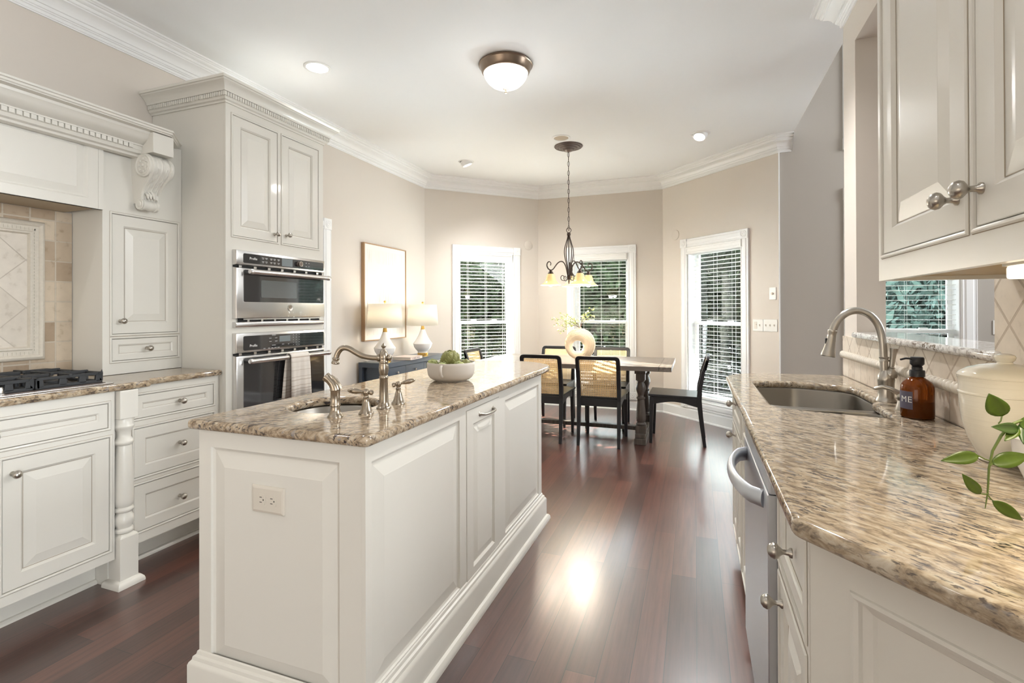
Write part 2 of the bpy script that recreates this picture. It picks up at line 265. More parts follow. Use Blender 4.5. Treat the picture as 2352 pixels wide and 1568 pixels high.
# ---------------------------------------------------------------- mesh builder
class MB:
    def __init__(s, M=None): s.v = []; s.f = []; s.M = M
    def add(s, vs, fs):
        b = len(s.v); s.v += [Vector(p) for p in vs]; s.f += [[i+b for i in f] for f in fs]; return s
    def box(s, x0, x1, y0, y1, z0, z1):
        return s.add([(x0, y0, z0), (x1, y0, z0), (x1, y1, z0), (x0, y1, z0), (x0, y0, z1), (x1, y0, z1), (x1, y1, z1), (x0, y1, z1)],
                     [(0, 3, 2, 1), (4, 5, 6, 7), (0, 1, 5, 4), (1, 2, 6, 5), (2, 3, 7, 6), (3, 0, 4, 7)])
    def hexa(s, lo, hi):
        return s.add(lo+hi, [(0, 3, 2, 1), (4, 5, 6, 7), (0, 1, 5, 4), (1, 2, 6, 5), (2, 3, 7, 6), (3, 0, 4, 7)])
    def prism(s, poly, z0, z1, T=None):
        n = len(poly); T = T or (lambda x, y, z: (x, y, z))
        return s.add([T(x, y, z0) for x, y in poly]+[T(x, y, z1) for x, y in poly],
                     [list(range(n))[::-1], list(range(n, 2*n))]+[(i, (i+1) % n, n+(i+1) % n, n+i) for i in range(n)])
    def lathe(s, prof, M=None, seg=28, flute=None):
        M = M or Matrix(); rings = []
        for r, z in prof:
            if r < 1e-5: rings.append([len(s.v)]); s.v.append(M @ Vector((0, 0, z))); continue
            ring = []
            for k in range(seg):
                a = 2*pi*k/seg; q = r*(1+(flute*cos(seg/2*a) if flute else 0)); ring.append(len(s.v)); s.v.append(M @ Vector((q*cos(a), q*sin(a), z)))
            rings.append(ring)
        for A, B in zip(rings, rings[1:]):
            if len(A) == 1 and len(B) == 1: continue
            for k in range(seg):
                k2 = (k+1) % seg
                if len(A) == 1: s.f.append([A[0], B[k], B[k2]])
                elif len(B) == 1: s.f.append([A[k], A[k2], B[0]])
                else: s.f.append([A[k], A[k2], B[k2], B[k]])
        for Rg in (rings[0], rings[-1]):
            if len(Rg) > 1: s.f.append(list(Rg))
        return s
    def tube(s, pts, rad, seg=10, caps=True, flat=1.):
        pts = [Vector(p) for p in pts]; n = len(pts); rad = rad if isinstance(rad, (list, tuple)) else [rad]*n
        t = [(pts[min(i+1, n-1)]-pts[max(i-1, 0)]).normalized() for i in range(n)]
        a = Vector((0, 0, 1)) if abs(t[0].z) < .9 else Vector((1, 0, 0)); u = (a-t[0]*a.dot(t[0])).normalized(); rings = []
        for i in range(n):
            u = (u-t[i]*u.dot(t[i])).normalized(); v = t[i].cross(u); ring = []
            for k in range(seg):
                an = 2*pi*k/seg; ring.append(len(s.v)); s.v.append(pts[i]+(u*cos(an)*flat+v*sin(an))*rad[i])
            rings.append(ring)
        for A, B in zip(rings, rings[1:]):
            for k in range(seg): s.f.append([A[k], A[(k+1) % seg], B[(k+1) % seg], B[k]])
        if caps: s.f += [rings[0][::-1], rings[-1]]
        return s
    def ringloft(s, F, u0, u1, v0, v1, rings, cap=True):
        idx = []
        for ins, wv in rings:
            b = len(s.v)
            for (uu, vv) in ((u0+ins, v0+ins), (u1-ins, v0+ins), (u1-ins, v1-ins), (u0+ins, v1-ins)): s.v.append(F(uu, vv, wv))
            idx.append(b)
        for a, b in zip(idx, idx[1:]):
            for k in range(4): s.f.append([a+k, a+(k+1) % 4, b+(k+1) % 4, b+k])
        if cap: s.f.append([idx[-1]+k for k in range(4)])
        return s
    def plate(s, F, U0, U1, V0, V1, holes, w0, w1):
        us = sorted({U0, U1, *[h[0] for h in holes], *[h[1] for h in holes]}); vs_ = sorted({V0, V1, *[h[2] for h in holes], *[h[3] for h in holes]})
        for a, b in zip(us, us[1:]):
            for c, d in zip(vs_, vs_[1:]):
                m = ((a+b)/2, (c+d)/2)
                if any(h[0] < m[0] < h[1] and h[2] < m[1] < h[3] for h in holes): continue
                for wv in (w0, w1): s.add([F(a, c, wv), F(b, c, wv), F(b, d, wv), F(a, d, wv)], [(0, 1, 2, 3)])
        for (a, b, c, d) in [(U0, U1, V0, V1)]+list(holes):
            s.add([F(a, c, w0), F(b, c, w0), F(b, d, w0), F(a, d, w0), F(a, c, w1), F(b, c, w1), F(b, d, w1), F(a, d, w1)], [(0, 1, 5, 4), (1, 2, 6, 5), (2, 3, 7, 6), (3, 0, 4, 7)])
        return s
    def sweep(s, path, prof, side=1, closed=False, caps=True):
        P = [Vector((p[0], p[1])) for p in path]; n = len(P); offs = []
        for i in range(n):
            d1 = (P[i]-P[i-1]).normalized() if (i > 0 or closed) else None; d2 = (P[(i+1) % n]-P[i]).normalized() if (i < n-1 or closed) else None
            d1 = d1 or d2; d2 = d2 or d1
            n1 = Vector((-d1.y, d1.x))*side; n2 = Vector((-d2.y, d2.x))*side; offs.append((n1+n2)/(1+n1.dot(n2)))
        rings = []
        for i in range(n):
            ring = []
            for d, z in prof: ring.append(len(s.v)); q = P[i]+offs[i]*d; s.v.append(Vector((q.x, q.y, z)))
            rings.append(ring)
        k = len(prof)
        for i in range(n if closed else n-1):
            A, B = rings[i], rings[(i+1) % n]
            for j in range(k-1): s.f.append([A[j], B[j], B[j+1], A[j+1]])
        if caps and not closed: s.f += [rings[0][::-1], rings[-1]]
        return s
ROOT = {}
def crv(pts, n=4):
    P = [Vector(p) for p in pts]; out = []
    for i in range(len(P)-1):
        a, b, c, d = P[max(i-1, 0)], P[i], P[i+1], P[min(i+2, len(P)-1)]
        for k in range(n):
            t = k/n; out.append(.5*(2*b+(c-a)*t+(2*a-5*b+4*c-d)*t*t+(3*b-a-3*c+d)*t**3))
    return out+[P[-1]]
def build(name, mb, mat, parent=None, smooth=None, bevel=0, local=False, segs=2):
    me = bpy.data.meshes.new(name)
    off = Vector((0, 0, 0))
    if parent is not None and not local: off = ROOT.get(parent.name, Vector((0, 0, 0)))
    me.from_pydata([v-off for v in mb.v], [], mb.f)
    bm = bmesh.new(); bm.from_mesh(me); bmesh.ops.remove_doubles(bm, verts=bm.verts, dist=1e-6); bmesh.ops.recalc_face_normals(bm, faces=bm.faces); bm.to_mesh(me); bm.free()
    me.materials.append(mat)
    if smooth:
        for p in me.polygons: p.use_smooth = True
        me.set_sharp_from_angle(angle=R(smooth))
    o = bpy.data.objects.new(name, me); COL.objects.link(o)
    if bevel:
        md = o.modifiers.new('bevel', 'BEVEL'); md.width = bevel; md.segments = segs; md.limit_method = 'ANGLE'; md.angle_limit = R(40)
    if parent is not None: o.parent = parent; ROOT[o.name] = off
    return o
def thing(name, label, cat, loc=(0, 0, 0), group=None, rotz=0):
    o = bpy.data.objects.new(name, None); COL.objects.link(o); o.empty_display_size = .05; o.location = loc; o.rotation_euler = (0, 0, rotz)
    o['label'] = label; o['category'] = cat
    if group: o['group'] = group
    ROOT[o.name] = Vector(loc); return o
def tag(o, label, cat, group=None):
    o['label'] = label; o['category'] = cat
    if group: o['group'] = group
    return o
def struct(name, mb, mat, **k):
    o = build(name, mb, mat, **k)
    if k.get('parent') is None: o['kind'] = 'structure'
    return o
def copy_tree(o, parent=None):
    c = o.copy(); COL.objects.link(c)
    if parent is not None: c.parent = parent
    for ch in list(o.children): copy_tree(ch, c)
    return c
def frame(origin, u, w):
    O_, U, W = Vector(origin), Vector(u).normalized(), Vector(w).normalized()
    return lambda a, b, c: O_+U*a+Vector((0, 0, b))+W*c
def slab(name, outer, holes, z0, z1, mat, parent=None, rnd=.012):
    """stone slab with rounded edges from a 2-D outline with cut-outs"""
    cu = bpy.data.curves.new(name, 'CURVE'); cu.dimensions = '2D'; cu.fill_mode = 'BOTH'; cu.extrude = (z1-z0)/2-rnd; cu.bevel_depth = rnd; cu.bevel_resolution = 3; cu.offset = -rnd
    for pts in [outer]+holes:
        sp = cu.splines.new('POLY'); sp.points.add(len(pts)-1); sp.use_cyclic_u = True
        for q, (x, y) in zip(sp.points, pts): q.co = (x, y, 0, 1)
    t = bpy.data.objects.new(name+'_c', cu); COL.objects.link(t)
    dg = bpy.context.evaluated_depsgraph_get(); me = bpy.data.meshes.new_from_object(t.evaluated_get(dg)); bpy.data.objects.remove(t)
    off = ROOT.get(parent.name, Vector((0, 0, 0))) if parent is not None else Vector((0, 0, 0))
    me.transform(Matrix.Translation(Vector((0, 0, (z0+z1)/2))-off)); me.materials.clear(); me.materials.append(mat)
    for p in me.polygons: p.use_smooth = True; p.material_index = 0
    me.set_sharp_from_angle(angle=R(35))
    o = bpy.data.objects.new(name, me); COL.objects.link(o)
    if parent is not None: o.parent = parent
    return o
def rounded(poly, rads, n=6):
    out = []; N_ = len(poly); rads = rads if isinstance(rads, (list, tuple)) else [rads]*N_
    for i in range(N_):
        p, a, b = Vector(poly[i]), Vector(poly[i-1]), Vector(poly[(i+1) % N_]); r = rads[i]
        if r <= 0: out.append(tuple(p)); continue
        d1, d2 = (a-p).normalized(), (b-p).normalized(); ang = d1.angle(d2); t = min(r/math.tan(ang/2), (a-p).length*.49, (b-p).length*.49)
        p1, p2 = p+d1*t, p+d2*t
        for k in range(n+1):
            q = k/n; out.append(tuple(p1*(1-q)**2+p*2*q*(1-q)+p2*q*q))
    return out
def text(name, body, size, M, mat, parent, ext=.0006, align='CENTER'):
    cu = bpy.data.curves.new(name, 'FONT'); cu.body = body; cu.size = size; cu.align_x = align; cu.align_y = 'CENTER'; cu.extrude = ext
    t = bpy.data.objects.new(name+'_t', cu); COL.objects.link(t); dg = bpy.context.evaluated_depsgraph_get(); me = bpy.data.meshes.new_from_object(t.evaluated_get(dg)); bpy.data.objects.remove(t)
    me.transform(Matrix.Translation(-ROOT.get(parent.name, Vector((0, 0, 0)))) @ M); me.materials.clear(); me.materials.append(mat)
    for p in me.polygons: p.material_index = 0
    o = bpy.data.objects.new(name, me); COL.objects.link(o); o.parent = parent; return o
def axisM(loc, z, x=None):
    z = Vector(z).normalized(); x = Vector(x) if x else (Vector((0, 0, 1)) if abs(z.z) < .9 else Vector((1, 0, 0)))
    x = (x-z*x.dot(z)).normalized(); y = z.cross(x)
    return Matrix(((x.x, y.x, z.x, loc[0]), (x.y, y.y, z.y, loc[1]), (x.z, y.z, z.z, loc[2]), (0, 0, 0, 1)))
KNOBP = [(.0, 0), (.0085, 0), (.0085, .003), (.005, .006), (.0042, .014), (.007, .018), (.0125, .023), (.0138, .028), (.0115, .034), (.006, .038), (0, .039)]
def knob(loc, n, parent, mat=None, sc=1.15):
    m = MB().lathe([(r*sc, z*sc) for r, z in KNOBP], axisM(loc, n), 20); return build('knob', m, mat or NICKEL, parent, smooth=50)
def raised(t, s_w=.052, b=.034, dp=.009):
    return [(0, 0), (0, t-.0015), (.0015, t), (s_w, t), (s_w+.004, t-dp*.45), (s_w+.009, t-dp), (s_w+.013, t-dp), (s_w+.013+b, t-.0015), (s_w+.0145+b, t-.001)]
def flatp(t, s_w=.034, dp=.007):
    return [(0, 0), (0, t-.0015), (.0015, t), (s_w, t), (s_w+.004, t-dp*.5), (s_w+.009, t-dp)]
def bead(mb, F, h, wv, o=.010):
    a, b, c, d = h
    mb.ringloft(F, a, b, c, d, [(-o, wv-.001), (-o, wv+.002), (-o+.003, wv+.0045), (-.004, wv+.0045), (-.001, wv+.003), (0, wv-.002)], cap=False)
def door(name, F, h, wv, parent, style='raised', gap=.0022, t=.018, **k):
    a, b, c, d = h; m = MB().ringloft(F, a+gap, b-gap, c+gap, d-gap, [(i, q+wv-t) for i, q in (raised(t, **k) if style == 'raised' else flatp(t, **k))])
    o = build(name, m, CAB, parent)
    i0 = (k.get('s_w', .052 if style == 'raised' else .034))+(.0095 if style == 'raised' else .0075); d0 = wv-(.009 if style == 'raised' else .007)
    g = MB().ringloft(F, a+gap, b-gap, c+gap, d-gap, [(i0-.0004, d0+.0012), (i0+.0014, d0+.0005)], cap=False)
    g.ringloft(F, a, b, c, d, [(-.0114, wv+.0004), (-.0098, wv+.0008)], cap=False)
    build('glaze_line', g, GLAZEL, o)
    return o

# ================================================================ SETTING
XL, XR, XR2, HC = -3.09, .745, .865, 2.9
A, B, C, D = (XL, 5.36), (-1.98, 6.45), (-.37, 6.45), (.75, 5.35)
struct('floor', MB().box(-3.3, 5.0, -3.2, 5.36, -.08, 0).prism([(-3.3, 5.36), (.95, 5.36), (-.30, 6.62), (-2.05, 6.62)], -.08, 0), FLOOR)
struct('ceiling', MB().prism([(-3.25, -3.2), (XR2, -3.2), (XR2, 5.36), (-.30, 6.60), (-2.05, 6.60), (-3.25, 5.42)], HC, HC+.25), CEIL)
struct('ceiling_den', MB().box(XR2, 5, -3.2, 5.5, 5.0, 5.1), CEIL)
# left wall with its doorway
Fl = frame((XL, 0, 0), (0, 1, 0), (1, 0, 0))
struct('wall_left', MB().plate(Fl, -3.2, 5.42, 0, HC, [(2.90, 3.575, -.01, 1.985)], -.14, 0), WALL)
Fb = frame((0, -3, 0), (1, 0, 0), (0, 1, 0))
struct('wall_back', MB().plate(Fb, -3.2, 5, 0, HC, [], -.1, 0), WALL)
def bayframe(p, q):
    p, q = Vector((*p, 0)), Vector((*q, 0)); u = (q-p).normalized(); return frame(p, u, (u.y, -u.x, 0)), (q-p).length
WZ0, WZ1 = .225, 1.985
bays = []
for nm, (p, q), (s0, s1) in (('wall_bay_left', (A, B), (.442, 1.182)), ('wall_bay_center', (B, C), (.49, 1.19)), ('wall_bay_right', (C, D), (.41, 1.15))):
    F, L_ = bayframe(p, q); bays.append((F, L_, s0, s1))
    struct(nm, MB().plate(F, 0, L_, 0, HC, [(s0, s1, WZ0, WZ1)], -.15, 0), WALL)
# right wall: pass-through opening over the ledge, wide gap to the breakfast bay
Fr = frame((XR, 0, 0), (0, 1, 0), (-1, 0, 0))
struct('wall_right', MB().plate(Fr, .30, 3.095, 0, HC, [(1.673, 2.889, 1.118, 2.58)], -(XR2-XR), 0), WALL)
struct('wall_bay_end', MB().prism([(.75, 5.35), (XR2, 5.35), (XR2, 5.52), (.92, 5.52)], 0, HC), WALLSHADE)  # end face uses the darkened paint in place of real shade
Fd = frame((XR2, 5.35, 0), (1, 0, 0), (0, -1, 0))
DW0, DW1 = 1.385-XR2, 2.14-XR2
struct('wall_den_far', MB().plate(Fd, 0, 4.1, 0, 5.0, [(DW0, DW1, .60, 2.26), (DW0, DW1, 2.82, 4.3)], -.15, 0), WALLSHADE)
struct('wall_den_right', MB().box(4.9, 5.0, -3.1, 5.5, 0, 5), WALLSHADE)
struct('wall_den_light_block', MB().box(XR2, 4.9, .20, .30, 0, 5), WALLSHADE)  # unseen wall added to keep the passage light off the den
struct('wall_den_back', MB().box(XR2, 5, -3.2, -3.1, 0, 5), WALLSHADE)
struct('wall_den_left', MB().box(XR2-.1, XR2, -3.0, 5.35, HC+.25, 5), WALLSHADE)
# mouldings
CR = [(0, -.150), (.008, -.150), (.008, -.144), (.013, -.142), (.013, -.128), (.019, -.125), (.019, -.120), (.026, -.117), (.030, -.108), (.030, -.103), (.037, -.101), (.040, -.092), (.047, -.080), (.058, -.069), (.070, -.061), (.078, -.057), (.078, -.051), (.086, -.048), (.090, -.040), (.090, -.035), (.099, -.032), (.106, -.026), (.108, -.018), (.116, -.017), (.121, -.012), (.130, -.010), (.130, 0)]
CR = [(d, HC+z) for d, z in CR]
struct('trim_1', MB().sweep([(XL, -3), A, B, C, D, (XR2, 5.35)], CR, -1), TRIM, smooth=25)
struct('trim_2', MB().sweep([(XR2, .30), (XR, .30), (XR, 3.095), (XR2, 3.095)], CR, 1), TRIM, smooth=25)
BBP = [(0, .125), (.005, .125), (.008, .112), (.014, .105), (.014, .018), (.026, .012), (.028, 0)]
struct('baseboard_left', MB().sweep([(XL, 3.675), A, B], BBP, -1), TRIM, smooth=25)
struct('baseboard_bay', MB().sweep([B, C, D, (XR2, 5.35)], BBP, -1), TRIM, smooth=25)
struct('baseboard_den', MB().sweep([(XR2, 5.35), (4.9, 5.35)], BBP, -1), TRIM, smooth=25)
struct('trim_3', MB().box(.7505, .760, 5.332, 5.3495, .125, HC-.145), TRIM)       # corner bead of the bay wall end
# window: casing with rosettes, jamb, two sashes, panes
CASP = lambda w_: [(0, 0), (0, .016), (.006, .020), (.012, .016), (.022, .016), (.030, .022), (w_*.5, .022), (w_-.030, .022), (w_-.022, .016), (w_-.010, .016), (w_-.004, .020), (w_, .018), (w_, 0)]
def strip(mb, F, a, b, c, d, vertical, wd):
    pr_ = CASP(wd)
    n0 = len(mb.v)
    for e in (0, 1):
        for q, h in pr_:
            if vertical: mb.v.append(F(a+q, c if e == 0 else d, h))
            else: mb.v.append(F(a if e == 0 else b, c+q, h))
    k = len(pr_)
    for j in range(k-1): mb.f.append([n0+j, n0+j+1, n0+k+j+1, n0+k+j])
    mb.f += [[n0+j for j in range(k)], [n0+k+j for j in range(k)]]
def rosette(mb, F, a, c, wd):
    mb.ringloft(F, a-.002, a+wd+.002, c-.002, c+wd+.002, [(0, 0), (0, .024), (.004, .027)])
    ctr = F(a+wd/2, c+wd/2, .027); n = (F(0, 0, 1)-F(0, 0, 0))
    mb.lathe([(wd*.36, 0), (wd*.36, .002), (wd*.33, .005), (wd*.28, .002), (wd*.22, .002), (wd*.18, .006), (wd*.10, .006), (wd*.06, .002), (0, .002)], axisM(ctr, n), 20)
def window(idx, F, s0, s1, z0, z1, rail, wd=.095, parent_struct=True, bottom_casing=True):
    cs = MB()
    strip(cs, F, s0-wd, s0, z0, z1, True, wd); strip(cs, F, s1, s1+wd, z0, z1, True, wd); strip(cs, F, s0, s1, z1, z1+wd, False, wd)
    strip(cs, F, s0, s1, z0-wd, z0, False, wd)
    for a in (s0-wd, s1):
        for c in (z1, z0-wd): rosette(cs, F, a, c, wd)
    e = bpy.data.objects.new('window_%d' % idx, None); COL.objects.link(e); e['kind'] = 'structure'; e.location = F((s0+s1)/2, z0, 0); ROOT[e.name] = Vector(e.location)
    build('casing', cs, TRIM, e, smooth=20)
    j = MB().plate(F, s0, s1, z0, z1, [(s0+.012, s1-.012, z0+.02, z1-.012)], -.148, .002); build('jamb', j, TRIM, e)
    a, b, c, d = s0+.012, s1-.012, z0+.02, z1-.012
    for nm, (cc, dd), wv, (sl, sb, st) in (('upper_sash', (rail-.022, d), -.125, (.036, .04, .04)), ('lower_sash', (c, rail+.018), -.090, (.040, .06, .038))):
        m = MB().plate(F, a, b, cc, dd, [(a+sl, b-sl, cc+sb, dd-st)], wv-.028, wv); so = build(nm, m, TRIM, e, bevel=.003)
        g = MB().plate(F, a+sl-.005, b-sl+.005, cc+sb-.005, dd-st+.005, [], wv-.017, wv-.013); build('pane', g, GLASS, so)
    lk = MB()
    for q in (.30, .70): lk.add([F(a+(b-a)*q+du, rail+.018+dv, -.090+dw) for dv in (0, .012) for du, dw in ((-.03, -.025), (.03, -.025), (.03, .002), (-.03, .002))], [(0, 1, 2, 3), (4, 5, 6, 7), (0, 1, 5, 4), (1, 2, 6, 5), (2, 3, 7, 6), (3, 0, 4, 7)])
    build('sash_lock', lk, TRIM, e)
    return e
def blind(F, s0, s1, z0, z1, label, tilt=.0012, bow=0, valance=True, wv=-.035, val_w=.03):
    e = thing('window_blind', label, 'blind', F((s0+s1)/2, z0, wv), 'white slatted blinds in the windows')
    m = MB(); z = z1-.085; k = 0; hs = .025
    while z > z0+.05:
        q = [(-hs, -tilt), (-hs*.4, .0012+-tilt*.4), (hs*.4, .0012+tilt*.4), (hs, tilt)]
        dz = 0 if not bow else random.uniform(-bow, bow)*max(0, min(1, (1.0-z)/.6)); sl = 0 if not bow else random.uniform(-bow, bow)*1.2*max(0, min(1, (1.0-z)/.6))
        n0 = len(m.v)
        for uu, sg in ((s0+.014, -1), (s1-.014, 1)):
            for (dw, h) in q: m.v.append(F(uu, z+h+.0012+dz+sg*sl, wv+dw))
            for (dw, h) in q: m.v.append(F(uu, z+h-.0012+dz+sg*sl, wv+dw))
        for j in range(3): m.f.append([n0+j, n0+j+1, n0+8+j+1, n0+8+j]); m.f.append([n0+4+j, n0+4+j+1, n0+12+j+1, n0+12+j])
        m.f += [[n0, n0+4, n0+12, n0+8], [n0+3, n0+7, n0+15, n0+11], [n0, n0+1, n0+2, n0+3, n0+7, n0+6, n0+5, n0+4], [n0+8, n0+9, n0+10, n0+11, n0+15, n0+14, n0+13, n0+12]]
        z -= .0435
    build('slats', m, SLATM, e)
    c = MB()
    for q in (.16, .5, .84):
        for dw in (-.027, .027):
            p = s0+(s1-s0)*q; c.tube([F(p, z0+.03, wv+dw), F(p, z1-.05, wv+dw)], .0011, 5)
    build('ladder_cord', c, RAILM, e)
    build('bottom_rail', MB().ringloft(F, s0+.014, s1-.014, z0+.012, z0+.034, [(0, wv-.025), (0, wv+.025), (.004, wv+.027)]), RAILM, e)
    if valance:
        v = MB(); a, b = s0-val_w*.5, s1+val_w*.5
        v.ringloft(F, a, b, z1-.075, z1+.012, [(0, wv-.03), (0, wv+.050), (.010, wv+.062), (.022, wv+.062), (.028, wv+.056)])
        build('valance', v, RAILM, e, bevel=.002)
    else: build('head_rail', MB().ringloft(F, s0+.013, s1-.013, z1-.05, z1-.002, [(0, wv-.025), (0, wv+.025)]), RAILM, e)
    return e
LB = ('white slatted blind in the left bay window behind the artichoke bowl', 'white slatted blind in the middle bay window behind the dining table', 'white slatted blind in the right bay window behind the end chair')
for i, (F, L_, s0, s1) in enumerate(bays):
    window(i+1, F, s0, s1, WZ0, WZ1, 1.108)
    blind(F, s0+.012, s1-.012, WZ0+.02, WZ1-.012, LB[i], bow=(.02 if i == 2 else .0), val_w=.07 if i == 2 else -.0)
window(4, Fd, DW0, DW1, .60, 2.26, 1.062, wd=.105)
blind(Fd, DW0+.012, DW1-.012, .62, 2.248, 'white slatted blind in the window seen through the pass-through opening', valance=False, wv=-.045)
window(5, Fd, DW0, DW1, 2.82, 4.3, 3.5, wd=.105)
blind(Fd, DW0+.012, DW1-.012, 2.84, 4.29, 'closed white slatted blind added unseen in the upper den window to block sun', valance=False, wv=-.045, tilt=.020)  # unseen blind added to keep sun and sky glare out of the kitchen
# door in the left wall beside the oven tower
e = bpy.data.objects.new('door_1', None); COL.objects.link(e); e['kind'] = 'structure'; e.location = (XL, 3.24, 0); ROOT[e.name] = Vector((XL, 3.24, 0))
m = MB(); strip(m, Fl, 3.575, 3.67, .0, 1.985, True, .095); strip(m, Fl, 2.905, 3.575, 1.985, 2.08, False, .095); rosette(m, Fl, 3.575, 1.985, .095); build('casing', m, TRIM, e, smooth=20)
m = MB().ringloft(Fl, 2.905, 3.57, .005, 1.98, [(0, -.10), (0, -.06), (.10, -.06), (.11, -.068)]); build('door_leaf', m, TRIM, e)

# ================================================================ OUTSIDE
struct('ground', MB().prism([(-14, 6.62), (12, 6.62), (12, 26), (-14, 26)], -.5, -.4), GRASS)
def leafcloud(n, rx, rz, cz, size, seed, hole=0):
    rnd = random.Random(seed); m = MB()
    blobs = [(rnd.uniform(-.6, .6)*rx, rnd.uniform(-.6, .6)*rx, cz+rnd.uniform(-.8, .8)*rz, rnd.uniform(.3, .55)*rx) for _ in range(22)]
    for _ in range(n):
        bx, by, bz, br = rnd.choice(blobs); d = Vector((rnd.gauss(0, 1), rnd.gauss(0, 1), rnd.gauss(0, 1))).normalized()*br*rnd.uniform(.7, 1.05)
        p = Vector((bx, by, bz))+d; a = Vector((rnd.gauss(0, 1), rnd.gauss(0, 1), rnd.gauss(0, 1))).normalized(); b = a.orthogonal().normalized(); s = size*rnd.uniform(.6, 1.3)
        m.add([p-a*s, p+b*s*.45, p+a*s, p-b*s*.45], [(0, 1, 2, 3)])
    return m
def tree(loc, sc, label, mat, seed, group):
    t = thing('tree', label, 'tree', loc, group)
    build('trunk', MB().tube([(0, 0, 0), (.04, .02, 1.0), (0, .05, 1.9), (.06, 0, 2.6)], [.16, .13, .11, .05], 10), BARK, t, smooth=60, local=True)
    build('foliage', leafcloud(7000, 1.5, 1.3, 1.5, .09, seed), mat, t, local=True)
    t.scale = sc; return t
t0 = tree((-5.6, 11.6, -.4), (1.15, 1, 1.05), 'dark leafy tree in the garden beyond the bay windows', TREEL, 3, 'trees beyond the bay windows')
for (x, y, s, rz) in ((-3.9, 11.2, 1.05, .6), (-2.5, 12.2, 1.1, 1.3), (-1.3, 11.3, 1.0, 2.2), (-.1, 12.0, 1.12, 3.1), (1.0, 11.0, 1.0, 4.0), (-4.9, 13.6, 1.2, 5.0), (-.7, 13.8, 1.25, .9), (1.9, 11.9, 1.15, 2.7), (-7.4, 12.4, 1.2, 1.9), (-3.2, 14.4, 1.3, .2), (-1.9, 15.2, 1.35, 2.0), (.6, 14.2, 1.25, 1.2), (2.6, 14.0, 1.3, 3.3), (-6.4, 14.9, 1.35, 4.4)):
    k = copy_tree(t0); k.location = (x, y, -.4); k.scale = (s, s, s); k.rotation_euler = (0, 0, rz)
t1 = tree((3.3, 10.6, -.4), (1, 1, 1.6), 'tree with pale hazy leaf colour outside the pass-through window', TREEL2, 11, 'pale trees outside the side window')
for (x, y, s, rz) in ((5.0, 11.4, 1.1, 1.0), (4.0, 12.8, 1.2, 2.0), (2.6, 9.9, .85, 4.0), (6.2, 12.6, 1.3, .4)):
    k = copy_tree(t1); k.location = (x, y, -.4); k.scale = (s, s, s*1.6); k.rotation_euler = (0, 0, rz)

# ================================================================ LEFT RUN
LX = XL+.004
# --- oven tower
TX, TY0, TY1 = -2.49, 2.1, 2.89
tw = thing('oven_cabinet', 'tall cream cabinet tower housing the two steel ovens', 'cabinet', (LX+.3, 2.49, 0))
Ft = frame((TX, 0, 0), (0, 1, 0), (1, 0, 0))
build('body', MB().box(LX, TX-.020, TY0, TY1, 0, 2.47), CAB, tw)
hl, hr_ = (2.146, 2.474, 1.693, 2.388), (2.513, 2.842, 1.693, 2.388)
ff = MB().plate(Ft, TY0, TY1, 0, 2.47, [hl, hr_], -.0195, 0)
for h in (hl, hr_): bead(ff, Ft, h, 0)
build('face_frame', ff, CAB, tw)
gp = MB()
for h in (hl, hr_): gp.plate(Ft, h[0]-.004, h[1]+.004, h[2]-.004, h[3]+.004, [], -.0193, -.019)
build('door_gap', gp, GAPSHADE, tw)
d1 = door('door', Ft, hl, 0, tw); d2 = door('door', Ft, hr_, 0, tw)
knob((TX, 2.452, 1.742), (1, 0, 0), d1); knob((TX, 2.548, 1.748), (1, 0, 0), d2)
TC = [(0, 2.440), (.008, 2.440), (.010, 2.452), (.020, 2.458), (.024, 2.470), (.026, 2.472), (.026, 2.504), (.036, 2.505), (.037, 2.514), (.040, 2.520), (.047, 2.536), (.058, 2.552), (.070, 2.562), (.073, 2.570), (.080, 2.572), (.080, 2.590), (0, 2.590)]
TC = [(d, 2.44+(z-2.44)*.80) for d, z in TC]
tcp = [(LX, TY0), (TX, TY0), (TX, TY1), (LX, TY1)]
cr = build('crown_moulding', MB().sweep(tcp, TC, -1), CAB, tw, smooth=25)
dn = MB(); zt, zb = 2.44+.0625*.80, 2.44+.034*.80
y = TY0-.030
while y < TY1+.030: dn.box(TX+.024, TX+.0335, y, y+.0105, zb, zt); y += .0165
x = TX+.030
while x > LX+.01: dn.box(x-.0105, x, TY0-.0335, TY0-.024, zb, zt); x -= .0165
build('dentil_moulding', dn, CAB, cr)
